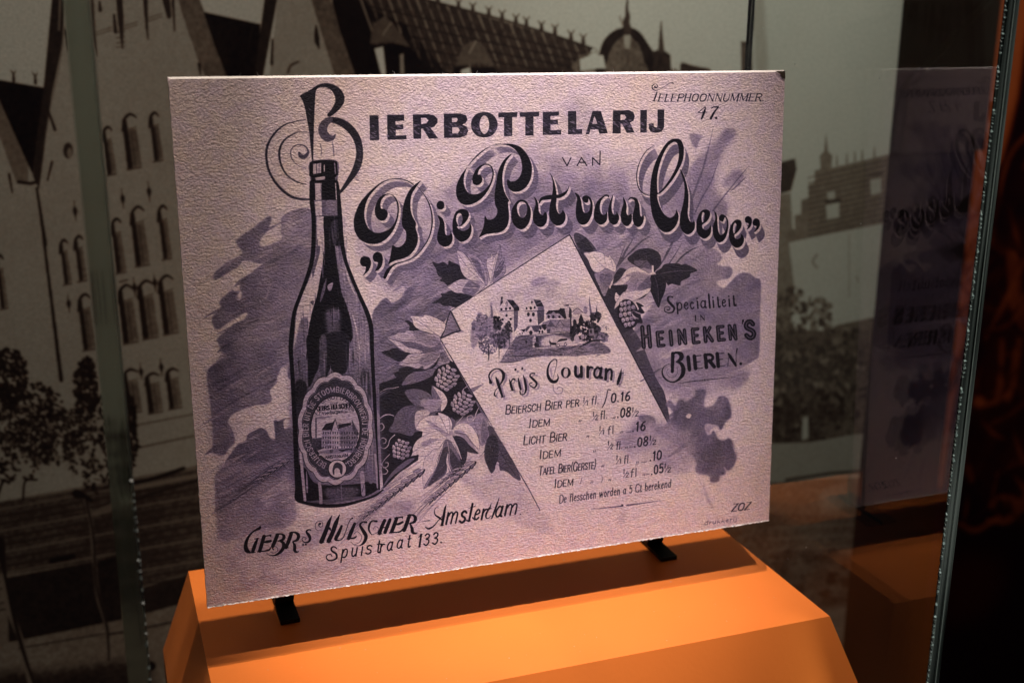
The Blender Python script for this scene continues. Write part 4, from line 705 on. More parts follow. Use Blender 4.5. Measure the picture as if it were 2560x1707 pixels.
    B(.46, '540,1235 620,1130 690,1050 1000,1030 1200,1020 1500,1010 1800,960 2050,940 2200,1080 1900,1120 1500,1140 1100,1150 800,1215', soft=2, tex=.7)
    P(.86, '800,820 690,980 520,1240 510,1270 540,1240 620,1120 720,940'); S(.25, '800,830 690,985 545,1235', 6, smooth=False)
    S(.2, '545,1235,10 700,1232,14 850,1210,6'); S(.25, '620,1140,10 900,1140,16 1150,1150,5'); S(.35, '680,1040,8 900,1030,14 1150,1000,6')
    S(.5, '1880,240,3 1885,350,22 1905,500,34'); S(.5, '400,350,4 415,450,26 420,560,34'); S(.35, '1990,380,4 1990,450,20 1990,500,20'); E(.62, 1820, 450, 30, 60)
    for i in range(420):
        x, y = 560 + 1500 * rs.rand(), 840 + 300 * rs.rand(); l = 14 + 50 * rs.rand()
        if y > 1235 - (x - 540) * 1.6 and not (1150 < x < 1640 and y < 990): S(.12 + .5 * rs.rand() ** 1.5, '%g,%g,2 %g,%g,%g %g,%g,2' % (x - l, y + 4, x, y, 5 + 7 * rs.rand(), x + l, y - 3), alpha=.8)
    for i in range(240):
        x, y = 820 + 860 * rs.rand(), 440 + 380 * rs.rand(); q = s.tr([(x, y)])[0].astype(int)
        if s.a[q[1], q[0]] < .85: S(.1 + .55 * rs.rand(), '%g,%g,6 %g,%g,4' % (x, y, x + 26 * (rs.rand() - .5), y + 20 * rs.rand()), smooth=False, alpha=.75)
    def puff(tone, cx, cy, rx, ry, n, r):
        for i in range(n):
            q = rs.rand() * 6.283; d = rs.rand() ** .5
            E(min(1, max(.03, tone + .35 * (rs.rand() - .5))), cx + rx * d * np.cos(q), cy + ry * d * np.sin(q), r * (.6 + .8 * rs.rand()), r * (.5 + .6 * rs.rand()), rs.rand() * 3, n=7, alpha=.85)
    puff(.5, 260, 700, 130, 190, 90, 24); puff(.3, 560, 830, 130, 190, 120, 22); puff(.42, 370, 950, 150, 170, 170, 16); puff(.16, 500, 640, 60, 110, 50, 22); puff(.22, 670, 720, 50, 100, 40, 20)
    puff(.16, 1980, 560, 80, 80, 50, 24); puff(.14, 1850, 760, 190, 150, 170, 24); puff(.42, 2040, 860, 120, 80, 60, 22); puff(.12, 1640, 800, 40, 100, 40, 22); puff(.5, 2120, 720, 60, 60, 14, 10)
    B(.8, '1650,870 1690,810 1730,880 1720,930 1660,920'); E(.7, 1780, 850, 30, 40); P(.55, '1870,740 1940,720 1960,830 1880,840'); E(.15, 1905, 770, 16, 30); S(.12, '1710,1020,8 1900,920,30 2100,900,6')
    S(.15, '370,950,8 372,1100,20 370,1200,12'); S(.15, '525,900,16 525,1180,10'); S(.12, '612,880,14 612,1020,8'); S(.15, '680,860,12 680,980,8'); S(.2, '1940,600,8 1960,700,12')
def draw_mural(W, H, quad):
    s = Sheet(W, H, homography([proj(q) for q in quad], [(0, 0), (W, 0), (W, H), (0, H)]), .80)
    at, B, P, S, E = s.at, s.B, s.P, s.S, s.E; rs = np.random.RandomState(21)
    s.tx = .5 * cloud(W, H, 5, 31, 2) + .5 * cloud(W, H, 90, 32, 5); k = 2.6133
    def arch(x0, x1, y0, y1, lean=.10):
        w = x1 - x0; h = y1 - y0; L = lean * h; sl = -.12 * w
        S(.07, '%g,%g,12 %g,%g,18 %g,%g,18 %g,%g,14 %g,%g,9' % (x0, y0 + h * .3, x0 + w * .12, y0 + h * .1, x0 + w * .5, y0, x0 + w * .8, y0 + h * .02, x0 + w, y0 + h * .09 + sl))
        P(.36, '%g,%g %g,%g %g,%g %g,%g' % (x0 + w * .18, y0 + h * .3, x1, y0 + h * .25, x1 + L, y1 + sl - 20, x0 + L, y1 - 10), tex=.3)
        S(.08, '%g,%g,%g %g,%g,%g' % (x0 + 12, y0 + h * .12, w * .34, x0 + L + 14, y1 - 14, w * .40), smooth=False)
        S(.22, '%g,%g,6 %g,%g,6' % (x0 + w * .3, y0 + h * .28, x1, y0 + h * .25 + sl), smooth=False); S(.2, '%g,%g,8 %g,%g,8' % (x0 + w * .62, y0 + h * .3, x0 + w * .62 + L * .8, y1 - 20), smooth=False)
        S(.25, '%g,%g,12 %g,%g,12' % (x0 + L - 6, y1, x1 + L * .9, y1 + sl - 6), smooth=False)
    def anchor(x, y0, y1):
        S(.08, '%g,%g,3 %g,%g,8 %g,%g,30 %g,%g,10 %g,%g,3' % (x - 4, y0, x, y0 * .7 + y1 * .3, x + 4, (y0 + y1) / 2, x + 6, y0 * .25 + y1 * .75, x + 10, y1))
    at(0, 0, k)
    P(.60, '0,600 250,900 430,-60 1180,-60 1480,500 1760,500 1820,-60 2040,-60 2360,520 2400,4400 -400,4400 -400,600', tex=.10)
    P(.78, '-400,-100 350,-100 285,575 -400,470'); P(.80, '1290,-100 1760,-100 1700,162 1330,80'); P(.02, '-400,470 0,525 288,575 215,1140 185,1080 0,665 -400,-100', tex=.04)
    P(.36, '-200,250 0,670 185,1080 185,1185 110,1200 0,900 -200,600', tex=.2); S(.05, '120,1190 200,1200 240,1190', 20, smooth=False)
    P(.10, '345,-60 432,-60 405,300 335,640 292,960 255,1240 215,1150 285,570', tex=.12); S(.42, '425,180,10 380,480,8 330,700,8 290,960,6'); S(.4, '395,-40,16 385,200,12'); S(.06, '240,1230,16 270,1420,18 300,1600,18', smooth=False)
    for x, y in ((90, 530), (232, 545)): S(.1, '%g,%g,22 %g,%g,12 %g,%g,4' % (x, y, x - 4, y - 45, x - 22, y - 72)); S(.1, '%g,%g,10 %g,%g,4' % (x, y - 40, x + 12, y - 70))
    P(.33, '1150,-60 1285,-60 1485,500 1340,500 1285,370 1190,90', tex=.3); P(.03, '1330,80 1700,160 1690,520 1490,520 1400,290', tex=.05); P(.10, '1735,-60 1822,-60 1715,520 1660,520', tex=.1)
    P(.33, '2015,-60 2140,-60 2350,520 2195,520 2150,380', tex=.3); P(.02, '2150,-60 3000,-60 3000,520 2350,520')
    for q in ('1650,180,8 1620,330,8', '1780,260,12 1775,420,20', '300,680,10 360,850,20', '340,1060,16 310,1180,10', '60,1140,18 80,1260,8', '1300,420,20 1310,490,10', '2065,170,10 2070,260,34 2085,320,8', '650,10,10 655,70,24', '430,200,16 445,330,8'): S(.08, q)
    S(.2, '1880,480,14 1900,430,16 1950,405,14'); E(.15, 445, 985, 32, 52); E(.45, 455, 1000, 16, 34)
    S(.22, '600,0,26 615,240,22 635,370,8'); S(.12, '780,0,40 790,150,36 800,320,8'); S(.1, '745,100,14 755,210,24'); S(.12, '950,0,30 960,180,16 968,262,6'); S(.12, '1085,0,50 1105,110,30'); S(.12, '1130,0,20 1140,205,10')
    S(.3, '620,235 730,200', 7, smooth=False); S(.3, '620,215 730,180', 7, smooth=False); S(.3, '800,175 900,145', 7, smooth=False); S(.3, '800,195 900,165', 7, smooth=False); S(.3, '970,120 1060,90', 7, smooth=False); S(.3, '970,140 1060,110', 7, smooth=False)
    for y in (215, 250, 285, 312): S(.2, '760,%g 815,%g' % (y, y - 8), 6, smooth=False)
    for a in ((668, 730, 832, 1150), (800, 890, 748, 1110), (975, 1035, 738, 1060), (725, 790, 1430, 1790), (852, 940, 1352, 1745), (1030, 1090, 1345, 1700)): arch(*a)
    anchor(798, 1228, 1365); anchor(970, 1180, 1322); anchor(487, 1308, 1445)
    at(0, 560, k)
    for a in ((390, 440, 105, 400), (485, 540, 80, 380), (-30, 20, 205, 560), (510, 590, 460, 830), (772, 868, 400, 785), (900, 1000, 372, 755), (1035, 1130, 338, 725), (948, 1040, 975, 1240), (1082, 1165, 945, 1212), (800, 900, 950, 1240)): arch(*a)
    anchor(445, 455, 580); anchor(875, 345, 480); anchor(1008, 315, 445); anchor(918, 905, 1020); anchor(1050, 870, 995); S(.07, '268,-40,16 330,450,20 400,1020,26', smooth=False)
    S(.10, '625,230,20 650,400,26 665,550,20', smooth=False); S(.32, '880,1315 1280,1238', 10, smooth=False); S(.3, '880,1465 1290,1378', 12, smooth=False); S(.25, '780,380 830,365', 12, smooth=False)
    at(0, 1107, k)
    P(.40, '-300,440 0,380 800,235 1330,140 1340,150 3000,-100 3000,2600 -300,2600', tex=.25); P(.22, '-300,470 0,385 280,345 760,260 1330,165 3000,0 3000,760 1330,830 900,930 700,760 100,850 -300,900', tex=.25)
    for i in range(16):
        y0 = 430 + i * 47; S(.09 if i % 3 else .42, '-200,%g,10 600,%g,12 1500,%g,10' % (y0 + 40, y0 - 105, y0 - 262), smooth=False, alpha=.7)
    S(.42, '850,300 1000,270 1330,205', 26, smooth=False); S(.06, '840,270 1030,225 1200,165', 26, smooth=False); S(.08, '870,370 1100,300 1300,240', 16, smooth=False); S(.40, '620,460 760,400', 40, smooth=False, alpha=.7); S(.04, '335,770 480,740', 36, smooth=False)
    P(.08, '40,880 640,770 790,730 800,1150 650,1180 60,1300', tex=.12); P(.10, '880,960 1330,830 1340,1000 1150,1080 920,1130', tex=.14)
    P(.44, '60,1300 650,1190 800,1150 920,1120 1330,1010 3000,900 3000,2400 -200,2400 -200,1350', tex=.3); S(.12, '120,1340 700,1240', 8, smooth=False); S(.12, '700,1250 860,1225', 12, smooth=False); S(.1, '930,1210 1120,1170', 12, smooth=False); P(.14, '-200,1500 400,1480 800,1420 1000,1500 1000,1800 -200,1800', soft=10, tex=.3)
    E(.05, 985, 1455, 34, 32)
    for i in range(2000):          # the two street trees
        u = rs.rand(); c = ((60, -40, 330, 300), (180, -150, 260, 260), (620, 0, 200, 330), (560, -350, 80, 220), (60, -420, 120, 200), (830, -60, 70, 260), (350, -60, 260, 200))[rs.randint(7)]
        a, d = rs.rand() * 6.28, rs.rand() ** .5; x, y = c[0] + c[2] * d * math.cos(a), c[1] + c[3] * d * math.sin(a)
        E(.03 + .07 * rs.rand(), x, y, 6 + 24 * rs.rand() ** 1.5, 4 + 13 * rs.rand(), rs.rand() * 2, n=7, alpha=.95)
    for i in range(220): E(.50, rs.rand() * 650, -260 + 480 * rs.rand(), 4 + 14 * rs.rand(), 3 + 6 * rs.rand(), rs.rand(), n=7, alpha=.85)
    S(.34, '540,340,14 590,480,28 615,750,28 640,1000,30 690,1180,26 715,1420,10'); S(.06, '560,360,12 610,600,12 630,930,14 700,1200,14 712,1420,8'); S(.05, '500,330,60 560,350,34 600,380,20')
    S(.42, '20,880,40 60,1080,44 140,1300,40 200,1568,34'); S(.07, '0,640,60 40,900,20 120,1250,26 230,1600,14'); S(.05, '150,370 165,250 240,240', 14); S(.05, '-20,360 20,250 60,260', 18)
    # roofs along the top
    at(0, 0, 1); P(.46, '890,178 1690,172 1940,420 1915,1290 890,1400', tex=.3)       # the long facade carries on behind the card
    for gx in range(930, 1880, 74):
        for gy in (330, 520, 720, 930): P(.12, '%g,%g %g,%g %g,%g %g,%g' % (gx, gy - (gx - 900) * .04, gx + 30, gy - 3 - (gx - 900) * .04, gx + 34, gy + 96 - (gx - 900) * .05, gx + 4, gy + 100 - (gx - 900) * .05), tex=.1)
    at(800, 0, k)
    P(.03, '60,-60 420,-60 900,520 240,520 130,200'); P(.16, '260,-60 480,-60 760,18 1780,310 1700,520 860,520 560,160 330,60', tex=.2)
    for i in range(28):
        x = 250 + i * 62; S(.48, '%g,%g,17 %g,%g,9' % (x, -60 + .05 * x, x + 175, 440), smooth=False, alpha=.55 if i % 3 else .8)
    P(.80, '480,-60 640,-20 760,14 900,50 1200,130 1500,220 1780,312 1900,300 2000,-60')
    for i in range(700):
        x, y = 330 + 1350 * rs.rand(), 20 + 460 * rs.rand()
        if y > 20 + .215 * (x - 760) + 10: S(.06 if rs.rand() < .6 else .32, '%g,%g,7 %g,%g,5' % (x, y, x + 8, y + 16 + 10 * rs.rand()), smooth=False, alpha=.6)
    P(.80, '480,-60 640,-20 760,10 900,46 1200,126 1500,216 1780,308 1900,300 2000,-60')
    for j in range(5): S(.03, '%g,%g 1700,%g' % (300 + j * 60, 40 + j * 85, 350 + j * 50), 11, smooth=False, alpha=.7)
    S(.05, '660,-10 760,16 1200,132 1500,222 1780,318', 12, smooth=False)
    for x, y in ((770, 20), (905, 55), (998, 80), (1103, 105), (1190, 130), (1280, 155), (1348, 172), (1447, 200), (1535, 222), (1640, 262), (1720, 285)):
        S(.18, '%g,%g,30 %g,%g,18' % (x, y, x, y - 38), smooth=False); S(.2, '%g,%g,12 %g,%g,6' % (x, y - 34, x - 22, y - 62)); S(.2, '%g,%g,12 %g,%g,6' % (x, y - 34, x + 22, y - 62))
    for q in ('325,290 345,160 420,108 470,145 590,310 480,280', '880,435 935,300 1010,262 1065,290 1145,440 1040,415'): P(.27, q, tex=.1)
    P(.02, '330,300 480,285 600,320 760,520 300,520'); P(.85, '355,320 412,305 432,490 400,490'); P(.5, '520,360 545,350 552,490 525,490'); S(.5, '465,150 410,230', 8, smooth=False); S(.5, '1020,270 975,350', 10, smooth=False); P(.03, '880,440 1140,440 1200,520 850,520'); P(.8, '920,460 980,440 990,500 920,500')
    B(.08, '1830,520 1830,330 1890,225 1990,180 2080,205 2150,300 2190,370 2230,520', tex=.1); B(.32, '1880,520 1890,350 1950,260 2010,235 2080,290 2120,400 2140,520', tex=.4); P(.6, '1985,230 2030,230 2025,320 1990,320', tex=.2)
    S(.2, '2012,-40,6 2005,60,20 2010,110,34 2000,150,46 2012,200,50'); P(.82, '1695,390 1760,365 1850,362 1868,450 1780,450 1700,468', tex=.05); P(.35, '1640,440 1700,365 1830,330 1690,385 1690,500', tex=.2)
    P(.16, '2170,340 2230,320 2290,360 2295,520 2180,520', tex=.3); S(.22, '2230,140,5 2228,230,22 2230,330,40')
    # right of the card
    at(1700, 0, 1.8233)
    S(.72, '240,0,3 0,290,3', alpha=.4); P(.25, '278,190 345,192 348,340 280,340', tex=.2); S(.2, '330,80,4 328,150,10 318,195,30'); B(.55, '355,-40 395,-40 410,150 415,340 365,340', soft=3, alpha=.6); S(.02, '352,-40,8 350,100,8 342,200,6', alpha=.8)
    P(.2, '0,300 10,285 60,300 140,315 140,340 0,340', tex=.3)
    P(.15, '440,760 475,740 540,722 548,770 522,870 440,890', tex=.3); P(.46, '430,890 520,880 530,1060 540,1300 520,1500 430,1500', tex=.2)
    P(.41, '1020,690 945,708 705,765 710,712 690,690 680,605 672,690 652,712 656,770 628,778 630,832 600,842 602,900 568,912 568,975 538,982 540,1042 505,1052 512,1105 700,1065 920,1022 1020,1000', tex=.22)
    for x in (730, 775, 812, 845, 900, 1000): S(.40, '%g,%g,9 %g,%g,4' % (x, 758 - (x - 700) * .22, x, 715 - (x - 700) * .22), smooth=False)
    for y in range(770, 1060, 24): S(.14, '600,%g 1000,%g' % (y + 40, y - 50), 6, smooth=False, alpha=.6)
    P(.74, '680,935 740,922 740,990 685,1000'); P(.7, '685,878 720,870 722,905 690,910'); P(.7, '880,820 930,810 930,880 885,890', tex=.1); S(.12, '680,920 745,912', 12, smooth=False); S(.2, '870,800 935,790', 10, smooth=False)
    P(.76, '512,1105 920,1022 1020,1005 1020,1440 880,1455 730,1490 600,1500 540,1340', tex=.05); S(.5, '640,1160,10 620,1190,10 640,1220,10'); S(.6, '785,1070 785,1350', 6, smooth=False); S(.55, '820,1260 826,1285', 8, smooth=False)
    P(.32, '730,1480 880,1448 1020,1430 1020,1620 600,1620 640,1540', tex=.25)
    for i in range(240):
        x, y = 440 + 260 * rs.rand(), 1300 + 330 * rs.rand(); E(.12 + .4 * rs.rand(), x, y + .5 * abs(x - 540), 6 + 20 * rs.rand(), 5 + 12 * rs.rand(), rs.rand() * 3, n=8, alpha=.8)
    at(1700, 847, 1.8233)
    P(.26, '420,-40 1000,-40 1000,430 800,440 600,470 420,475', tex=.4)
    for i in range(260): E(.08 + .5 * rs.rand() ** 2, 430 + 420 * rs.rand(), -40 + 500 * rs.rand(), 6 + 18 * rs.rand(), 5 + 12 * rs.rand(), rs.rand() * 3, n=8, alpha=.7)
    P(.72, '575,360 598,350 600,450 570,460'); P(.60, '420,475 600,470 800,435 1000,420 1000,600 600,650 420,650', tex=.1); S(.24, '500,640 700,610 850,600', 14, smooth=False); P(.42, '420,650 1000,620 1000,820 420,800', tex=.35); P(.62, '640,700 780,640 800,760 660,790', soft=5, alpha=.7, tex=.3)
    P(.34, '200,800 420,790 1000,820 1000,1500 200,1500', tex=.5)
    for y in range(840, 1040, 50): S(.5, '420,%g 1000,%g' % (y + 20, y - 10), 9, smooth=False, alpha=.7)
    for i in range(150): E(.05 + .4 * rs.rand(), 380 + 500 * rs.rand(), 960 + 300 * rs.rand(), 14 + 30 * rs.rand(), 10 + 20 * rs.rand(), 0, n=8, alpha=.5)
    P(.55, '640,1230 900,1190 900,1500 700,1500', soft=6, alpha=.8, tex=.3)
    s.a = box(np.clip(s.a + .05 * (s.tx - .5), 0, 1), 1)
    return s.a

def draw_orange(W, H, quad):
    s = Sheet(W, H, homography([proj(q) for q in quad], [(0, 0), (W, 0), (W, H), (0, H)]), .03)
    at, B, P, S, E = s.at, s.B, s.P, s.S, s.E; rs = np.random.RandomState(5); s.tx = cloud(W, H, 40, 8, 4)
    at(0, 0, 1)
    P(.62, '2484,-60 2600,-60 2560,120 2545,240 2524,330 2505,400 2482,440 2470,560 2440,700 2413,891 2390,1000 2354,1230 2346,1200 2375,891 2420,560', soft=3, tex=.1)  # band of orange glow painted into the print
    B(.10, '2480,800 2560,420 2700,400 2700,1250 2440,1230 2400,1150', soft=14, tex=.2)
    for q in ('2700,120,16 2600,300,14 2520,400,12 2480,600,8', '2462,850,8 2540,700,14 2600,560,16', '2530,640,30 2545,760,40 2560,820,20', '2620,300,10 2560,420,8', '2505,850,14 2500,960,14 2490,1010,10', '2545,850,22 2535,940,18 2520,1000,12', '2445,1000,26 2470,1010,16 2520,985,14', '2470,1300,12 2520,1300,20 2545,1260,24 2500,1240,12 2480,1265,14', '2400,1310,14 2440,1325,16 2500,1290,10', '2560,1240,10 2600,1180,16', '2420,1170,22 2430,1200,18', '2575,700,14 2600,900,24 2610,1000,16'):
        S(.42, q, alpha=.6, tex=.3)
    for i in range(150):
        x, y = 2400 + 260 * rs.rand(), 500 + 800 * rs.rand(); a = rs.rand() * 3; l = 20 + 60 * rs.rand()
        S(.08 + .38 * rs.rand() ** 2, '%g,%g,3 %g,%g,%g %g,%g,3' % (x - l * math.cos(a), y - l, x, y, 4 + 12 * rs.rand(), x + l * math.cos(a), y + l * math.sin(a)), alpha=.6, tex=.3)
    E(.5, 2448, 1006, 14, 12, soft=3); B(.13, '2380,1400 2480,1390 2510,1440 2480,1520 2400,1560 2360,1540', soft=16)  # soft low patch: haze painted into the print
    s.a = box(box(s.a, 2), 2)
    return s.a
# --- materials ---------------------------------------------------------------
def material(name):
    m = bpy.data.materials.new(name); m.use_nodes = True; nt = m.node_tree
    return m, nt, nt.nodes['Principled BSDF'], nt.nodes.new, nt.links.new
def tone_image(name, a):
    h, w = a.shape; im = bpy.data.images.new(name, w, h, float_buffer=True, is_data=True)
    px = np.ones((h, w, 4), np.float32); px[..., :3] = np.clip(a[::-1], 0, 1)[..., None]
    im.pixels.foreach_set(px.ravel()); im.update(); im.pack() if False else None; return im
def ramp(nt, stops):
    r = nt.nodes.new('ShaderNodeValToRGB'); e = r.color_ramp.elements
    while len(e) < len(stops): e.new(.5)
    for k, (p, c) in enumerate(stops): e[k].position = p; e[k].color = (*c, 1)
    return r
def flat(name, col, rough=.6, metal=0, bump=0, scale=400, spec=.5, vary=0):
    m, nt, b, new, link = material(name); b.inputs['Base Color'].default_value = (*col, 1)
    b.inputs['Roughness'].default_value = rough; b.inputs['Metallic'].default_value = metal; b.inputs['Specular IOR Level'].default_value = spec
    co = new('ShaderNodeTexCoord'); n = new('ShaderNodeTexNoise'); n.inputs['Scale'].default_value = scale; n.inputs['Detail'].default_value = 4
    link(co.outputs['Object'], n.inputs['Vector'])
    if bump:
        bp = new('ShaderNodeBump'); bp.inputs['Strength'].default_value = bump; bp.inputs['Distance'].default_value = .0004
        link(n.outputs['Fac'], bp.inputs['Height']); link(bp.outputs['Normal'], b.inputs['Normal'])
    if vary:
        n2 = new('ShaderNodeTexNoise'); n2.inputs['Scale'].default_value = 18; link(co.outputs['Object'], n2.inputs['Vector'])
        r = ramp(nt, [(.3, tuple(c * (1 - vary) for c in col)), (.7, tuple(min(1, c * (1 + vary)) for c in col))]); link(n2.outputs['Fac'], r.inputs[0]); link(r.outputs[0], b.inputs['Base Color'])
    return m

def print_material(card):
    m, nt, b, new, link = material('printed_paper')
    tex = new('ShaderNodeTexImage'); tex.image = tone_image('card_print', card); tex.interpolation = 'Linear'; tex.extension = 'EXTEND'
    uv = new('ShaderNodeUVMap'); link(uv.outputs[0], tex.inputs[0])
    r = ramp(nt, INK); link(tex.outputs[0], r.inputs[0])
    co = new('ShaderNodeTexCoord')
    # old paper: slow drift between pinkish buff and mauve grey
    n1 = new('ShaderNodeTexNoise'); n1.inputs['Scale'].default_value = 9; n1.inputs['Detail'].default_value = 5; link(co.outputs['Object'], n1.inputs['Vector'])
    r1 = ramp(nt, [(.32, (.90, .88, .95)), (.5, (1, .99, .98)), (.68, (1.0, .94, .84))]); link(n1.outputs['Fac'], r1.inputs[0])
    mul = new('ShaderNodeMix'); mul.data_type = 'RGBA'; mul.blend_type = 'MULTIPLY'; mul.inputs[0].default_value = 1
    link(r.outputs[0], mul.inputs[6]); link(r1.outputs[0], mul.inputs[7])
    # fine speckle of the half-tone
    n2 = new('ShaderNodeTexNoise'); mp2 = new('ShaderNodeMapping'); mp2.inputs['Rotation'].default_value = (.4, .7, .3); link(co.outputs['Object'], mp2.inputs[0])
    n2.inputs['Scale'].default_value = 760; n2.inputs['Detail'].default_value = 2; link(mp2.outputs[0], n2.inputs['Vector'])
    r2 = ramp(nt, [(.36, (.80, .78, .82)), (.62, (1.0, 1.0, 1.0))]); link(n2.outputs['Fac'], r2.inputs[0])
    mu2 = new('ShaderNodeMix'); mu2.data_type = 'RGBA'; mu2.blend_type = 'MULTIPLY'; mu2.inputs[0].default_value = 1
    n4 = new('ShaderNodeTexNoise'); n4.inputs['Scale'].default_value = 170; n4.inputs['Detail'].default_value = 3; link(co.outputs['Object'], n4.inputs['Vector'])
    r4 = ramp(nt, [(.38, (.96, .93, 1.0)), (.62, (1.0, .975, .92))]); link(n4.outputs['Fac'], r4.inputs[0])
    mu3 = new('ShaderNodeMix'); mu3.data_type = 'RGBA'; mu3.blend_type = 'MULTIPLY'; mu3.inputs[0].default_value = 1; link(mul.outputs[2], mu3.inputs[6]); link(r4.outputs[0], mu3.inputs[7])
    link(mu3.outputs[2], mu2.inputs[6]); link(r2.outputs[0], mu2.inputs[7]); link(mu2.outputs[2], b.inputs['Base Color'])
    b.inputs['Roughness'].default_value = .8; b.inputs['Specular IOR Level'].default_value = .07
    # felt-marked, slanting paper grain
    mp = new('ShaderNodeMapping'); mp.inputs['Rotation'].default_value = (0, math.radians(-21), 0); mp.inputs['Scale'].default_value = (1000, 1000, 1320)
    n3 = new('ShaderNodeTexNoise'); n3.inputs['Scale'].default_value = 1; n3.inputs['Detail'].default_value = 2; n3.inputs['Roughness'].default_value = .55; n3.inputs['Distortion'].default_value = .5
    link(co.outputs['Object'], mp.inputs[0]); link(mp.outputs[0], n3.inputs['Vector'])
    bp = new('ShaderNodeBump'); bp.inputs['Strength'].default_value = 1; bp.inputs['Distance'].default_value = .00047
    link(n3.outputs['Fac'], bp.inputs['Height']); link(bp.outputs['Normal'], b.inputs['Normal'])
    return m
INK = [(0, (.008, .008, .010)), (.25, (.050, .044, .060)), (.5, (.19, .152, .215)), (.75, (.43, .335, .415)), (1, (.86, .685, .67))]

def photo_material(name, a, stops, rough=.5):
    m, nt, b, new, link = material(name)
    tex = new('ShaderNodeTexImage'); tex.image = tone_image(name, a); tex.extension = 'EXTEND'
    uv = new('ShaderNodeUVMap'); link(uv.outputs[0], tex.inputs[0]); r = ramp(nt, stops); link(tex.outputs[0], r.inputs[0])
    co = new('ShaderNodeTexCoord'); n = new('ShaderNodeTexNoise'); n.inputs['Scale'].default_value = 500; n.inputs['Detail'].default_value = 2; link(co.outputs['Object'], n.inputs['Vector'])
    r2 = ramp(nt, [(.3, (.8, .8, .8)), (.7, (1, 1, 1))]); link(n.outputs['Fac'], r2.inputs[0])
    mu = new('ShaderNodeMix'); mu.data_type = 'RGBA'; mu.blend_type = 'MULTIPLY'; mu.inputs[0].default_value = 1
    link(r.outputs[0], mu.inputs[6]); link(r2.outputs[0], mu.inputs[7]); link(mu.outputs[2], b.inputs['Base Color'])
    b.inputs['Roughness'].default_value = rough; b.inputs['Specular IOR Level'].default_value = .12
    return m

def pane_material():
    m, nt, b, new, link = material('case_glass'); out = nt.nodes['Material Output']
    b.inputs['Base Color'].default_value = (.97, .99, .98, 1); b.inputs['Roughness'].default_value = 0; b.inputs['IOR'].default_value = 1.27; b.inputs['Transmission Weight'].default_value = 1
    ab = new('ShaderNodeVolumeAbsorption'); ab.inputs[0].default_value = (.74, .86, .80, 1); ab.inputs[1].default_value = 2.2; link(ab.outputs[0], out.inputs['Volume'])
    # stray dust on the pane
    co = new('ShaderNodeTexCoord'); v = new('ShaderNodeTexVoronoi'); v.inputs['Scale'].default_value = 75; link(co.outputs['Object'], v.inputs['Vector'])
    w = new('ShaderNodeTexNoise'); w.inputs['Scale'].default_value = 30; link(co.outputs['Object'], w.inputs['Vector'])
    lt = new('ShaderNodeMath'); lt.operation = 'LESS_THAN'; lt.inputs[1].default_value = .03; link(v.outputs['Distance'], lt.inputs[0])
    gt = new('ShaderNodeMath'); gt.operation = 'GREATER_THAN'; gt.inputs[1].default_value = .56; link(w.outputs['Fac'], gt.inputs[0])
    ml = new('ShaderNodeMath'); ml.operation = 'MULTIPLY'; link(lt.outputs[0], ml.inputs[0]); link(gt.outputs[0], ml.inputs[1])
    df = new('ShaderNodeBsdfDiffuse'); df.inputs[0].default_value = (.6, .62, .6, 1); m2 = new('ShaderNodeMixShader')
    link(ml.outputs[0], m2.inputs[0]); link(b.outputs[0], m2.inputs[1]); link(df.outputs[0], m2.inputs[2]); link(m2.outputs[0], out.inputs[0])
    return m

def edge_material(ground):
    # ground front edge of the pane: slightly rough glass; grey streaks painted in for light inside it
    m, nt, b, new, link = material('glass_edge'); co = new('ShaderNodeTexCoord')
    mp = new('ShaderNodeMapping'); mp.inputs['Scale'].default_value = (340, 20, 7); link(co.outputs['Object'], mp.inputs[0])
    n = new('ShaderNodeTexNoise'); n.inputs['Scale'].default_value = 1; n.inputs['Detail'].default_value = 3; link(mp.outputs[0], n.inputs['Vector'])
    bp = new('ShaderNodeBump'); bp.inputs['Strength'].default_value = .35; bp.inputs['Distance'].default_value = .0003; link(n.outputs['Fac'], bp.inputs['Height']); link(bp.outputs['Normal'], b.inputs['Normal'])
    b.inputs['Base Color'].default_value = (.84, .92, .87, 1); b.inputs['Roughness'].default_value = .12; b.inputs['IOR'].default_value = 1.27; b.inputs['Transmission Weight'].default_value = 1
    ab = new('ShaderNodeVolumeAbsorption'); ab.inputs[0].default_value = (.74, .86, .80, 1); ab.inputs[1].default_value = 2.2; out = nt.nodes['Material Output']; link(ab.outputs[0], out.inputs['Volume'])
    r = ramp(nt, [(.40, (.012, .014, .013)), (.52, (.20, .22, .20)), (.68, (.62, .66, .60))]); link(n.outputs['Fac'], r.inputs[0])
    df = new('ShaderNodeBsdfDiffuse'); link(r.outputs[0], df.inputs[0]); mx = new('ShaderNodeMixShader'); mx.inputs[0].default_value = ground
    link(b.outputs[0], mx.inputs[1]); link(df.outputs[0], mx.inputs[2]); link(mx.outputs[0], out.inputs[0])
    return m

# --- builders ------------------------------------------------------------------
def link_mesh(name, verts, faces, mat, parent=None, uvs=None, mats=None, midx=None, smooth=False):
    me = bpy.data.meshes.new(name); me.from_pydata([tuple(v) for v in verts], [], faces); me.validate(); me.update()
    for m in (mats or [mat]): me.materials.append(m)
    if midx:
        for p, k in zip(me.polygons, midx): p.material_index = k
    if uvs is not None:
        l = me.uv_layers.new(name='UVMap')
        for p in me.polygons:
            for li, vi in zip(p.loop_indices, p.vertices): l.data[li].uv = uvs[vi]
    o = bpy.data.objects.new(name, me); C.objects.link(o)
    if parent: o.parent = parent
    return o
def prism_box(x0, x1, y0, y1, z0, z1):
    v = [(x, y, z) for z in (z0, z1) for y in (y0, y1) for x in (x0, x1)]
    return v, [(0, 2, 3, 1), (4, 5, 7, 6), (0, 1, 5, 4), (2, 6, 7, 3), (0, 4, 6, 2), (1, 3, 7, 5)]
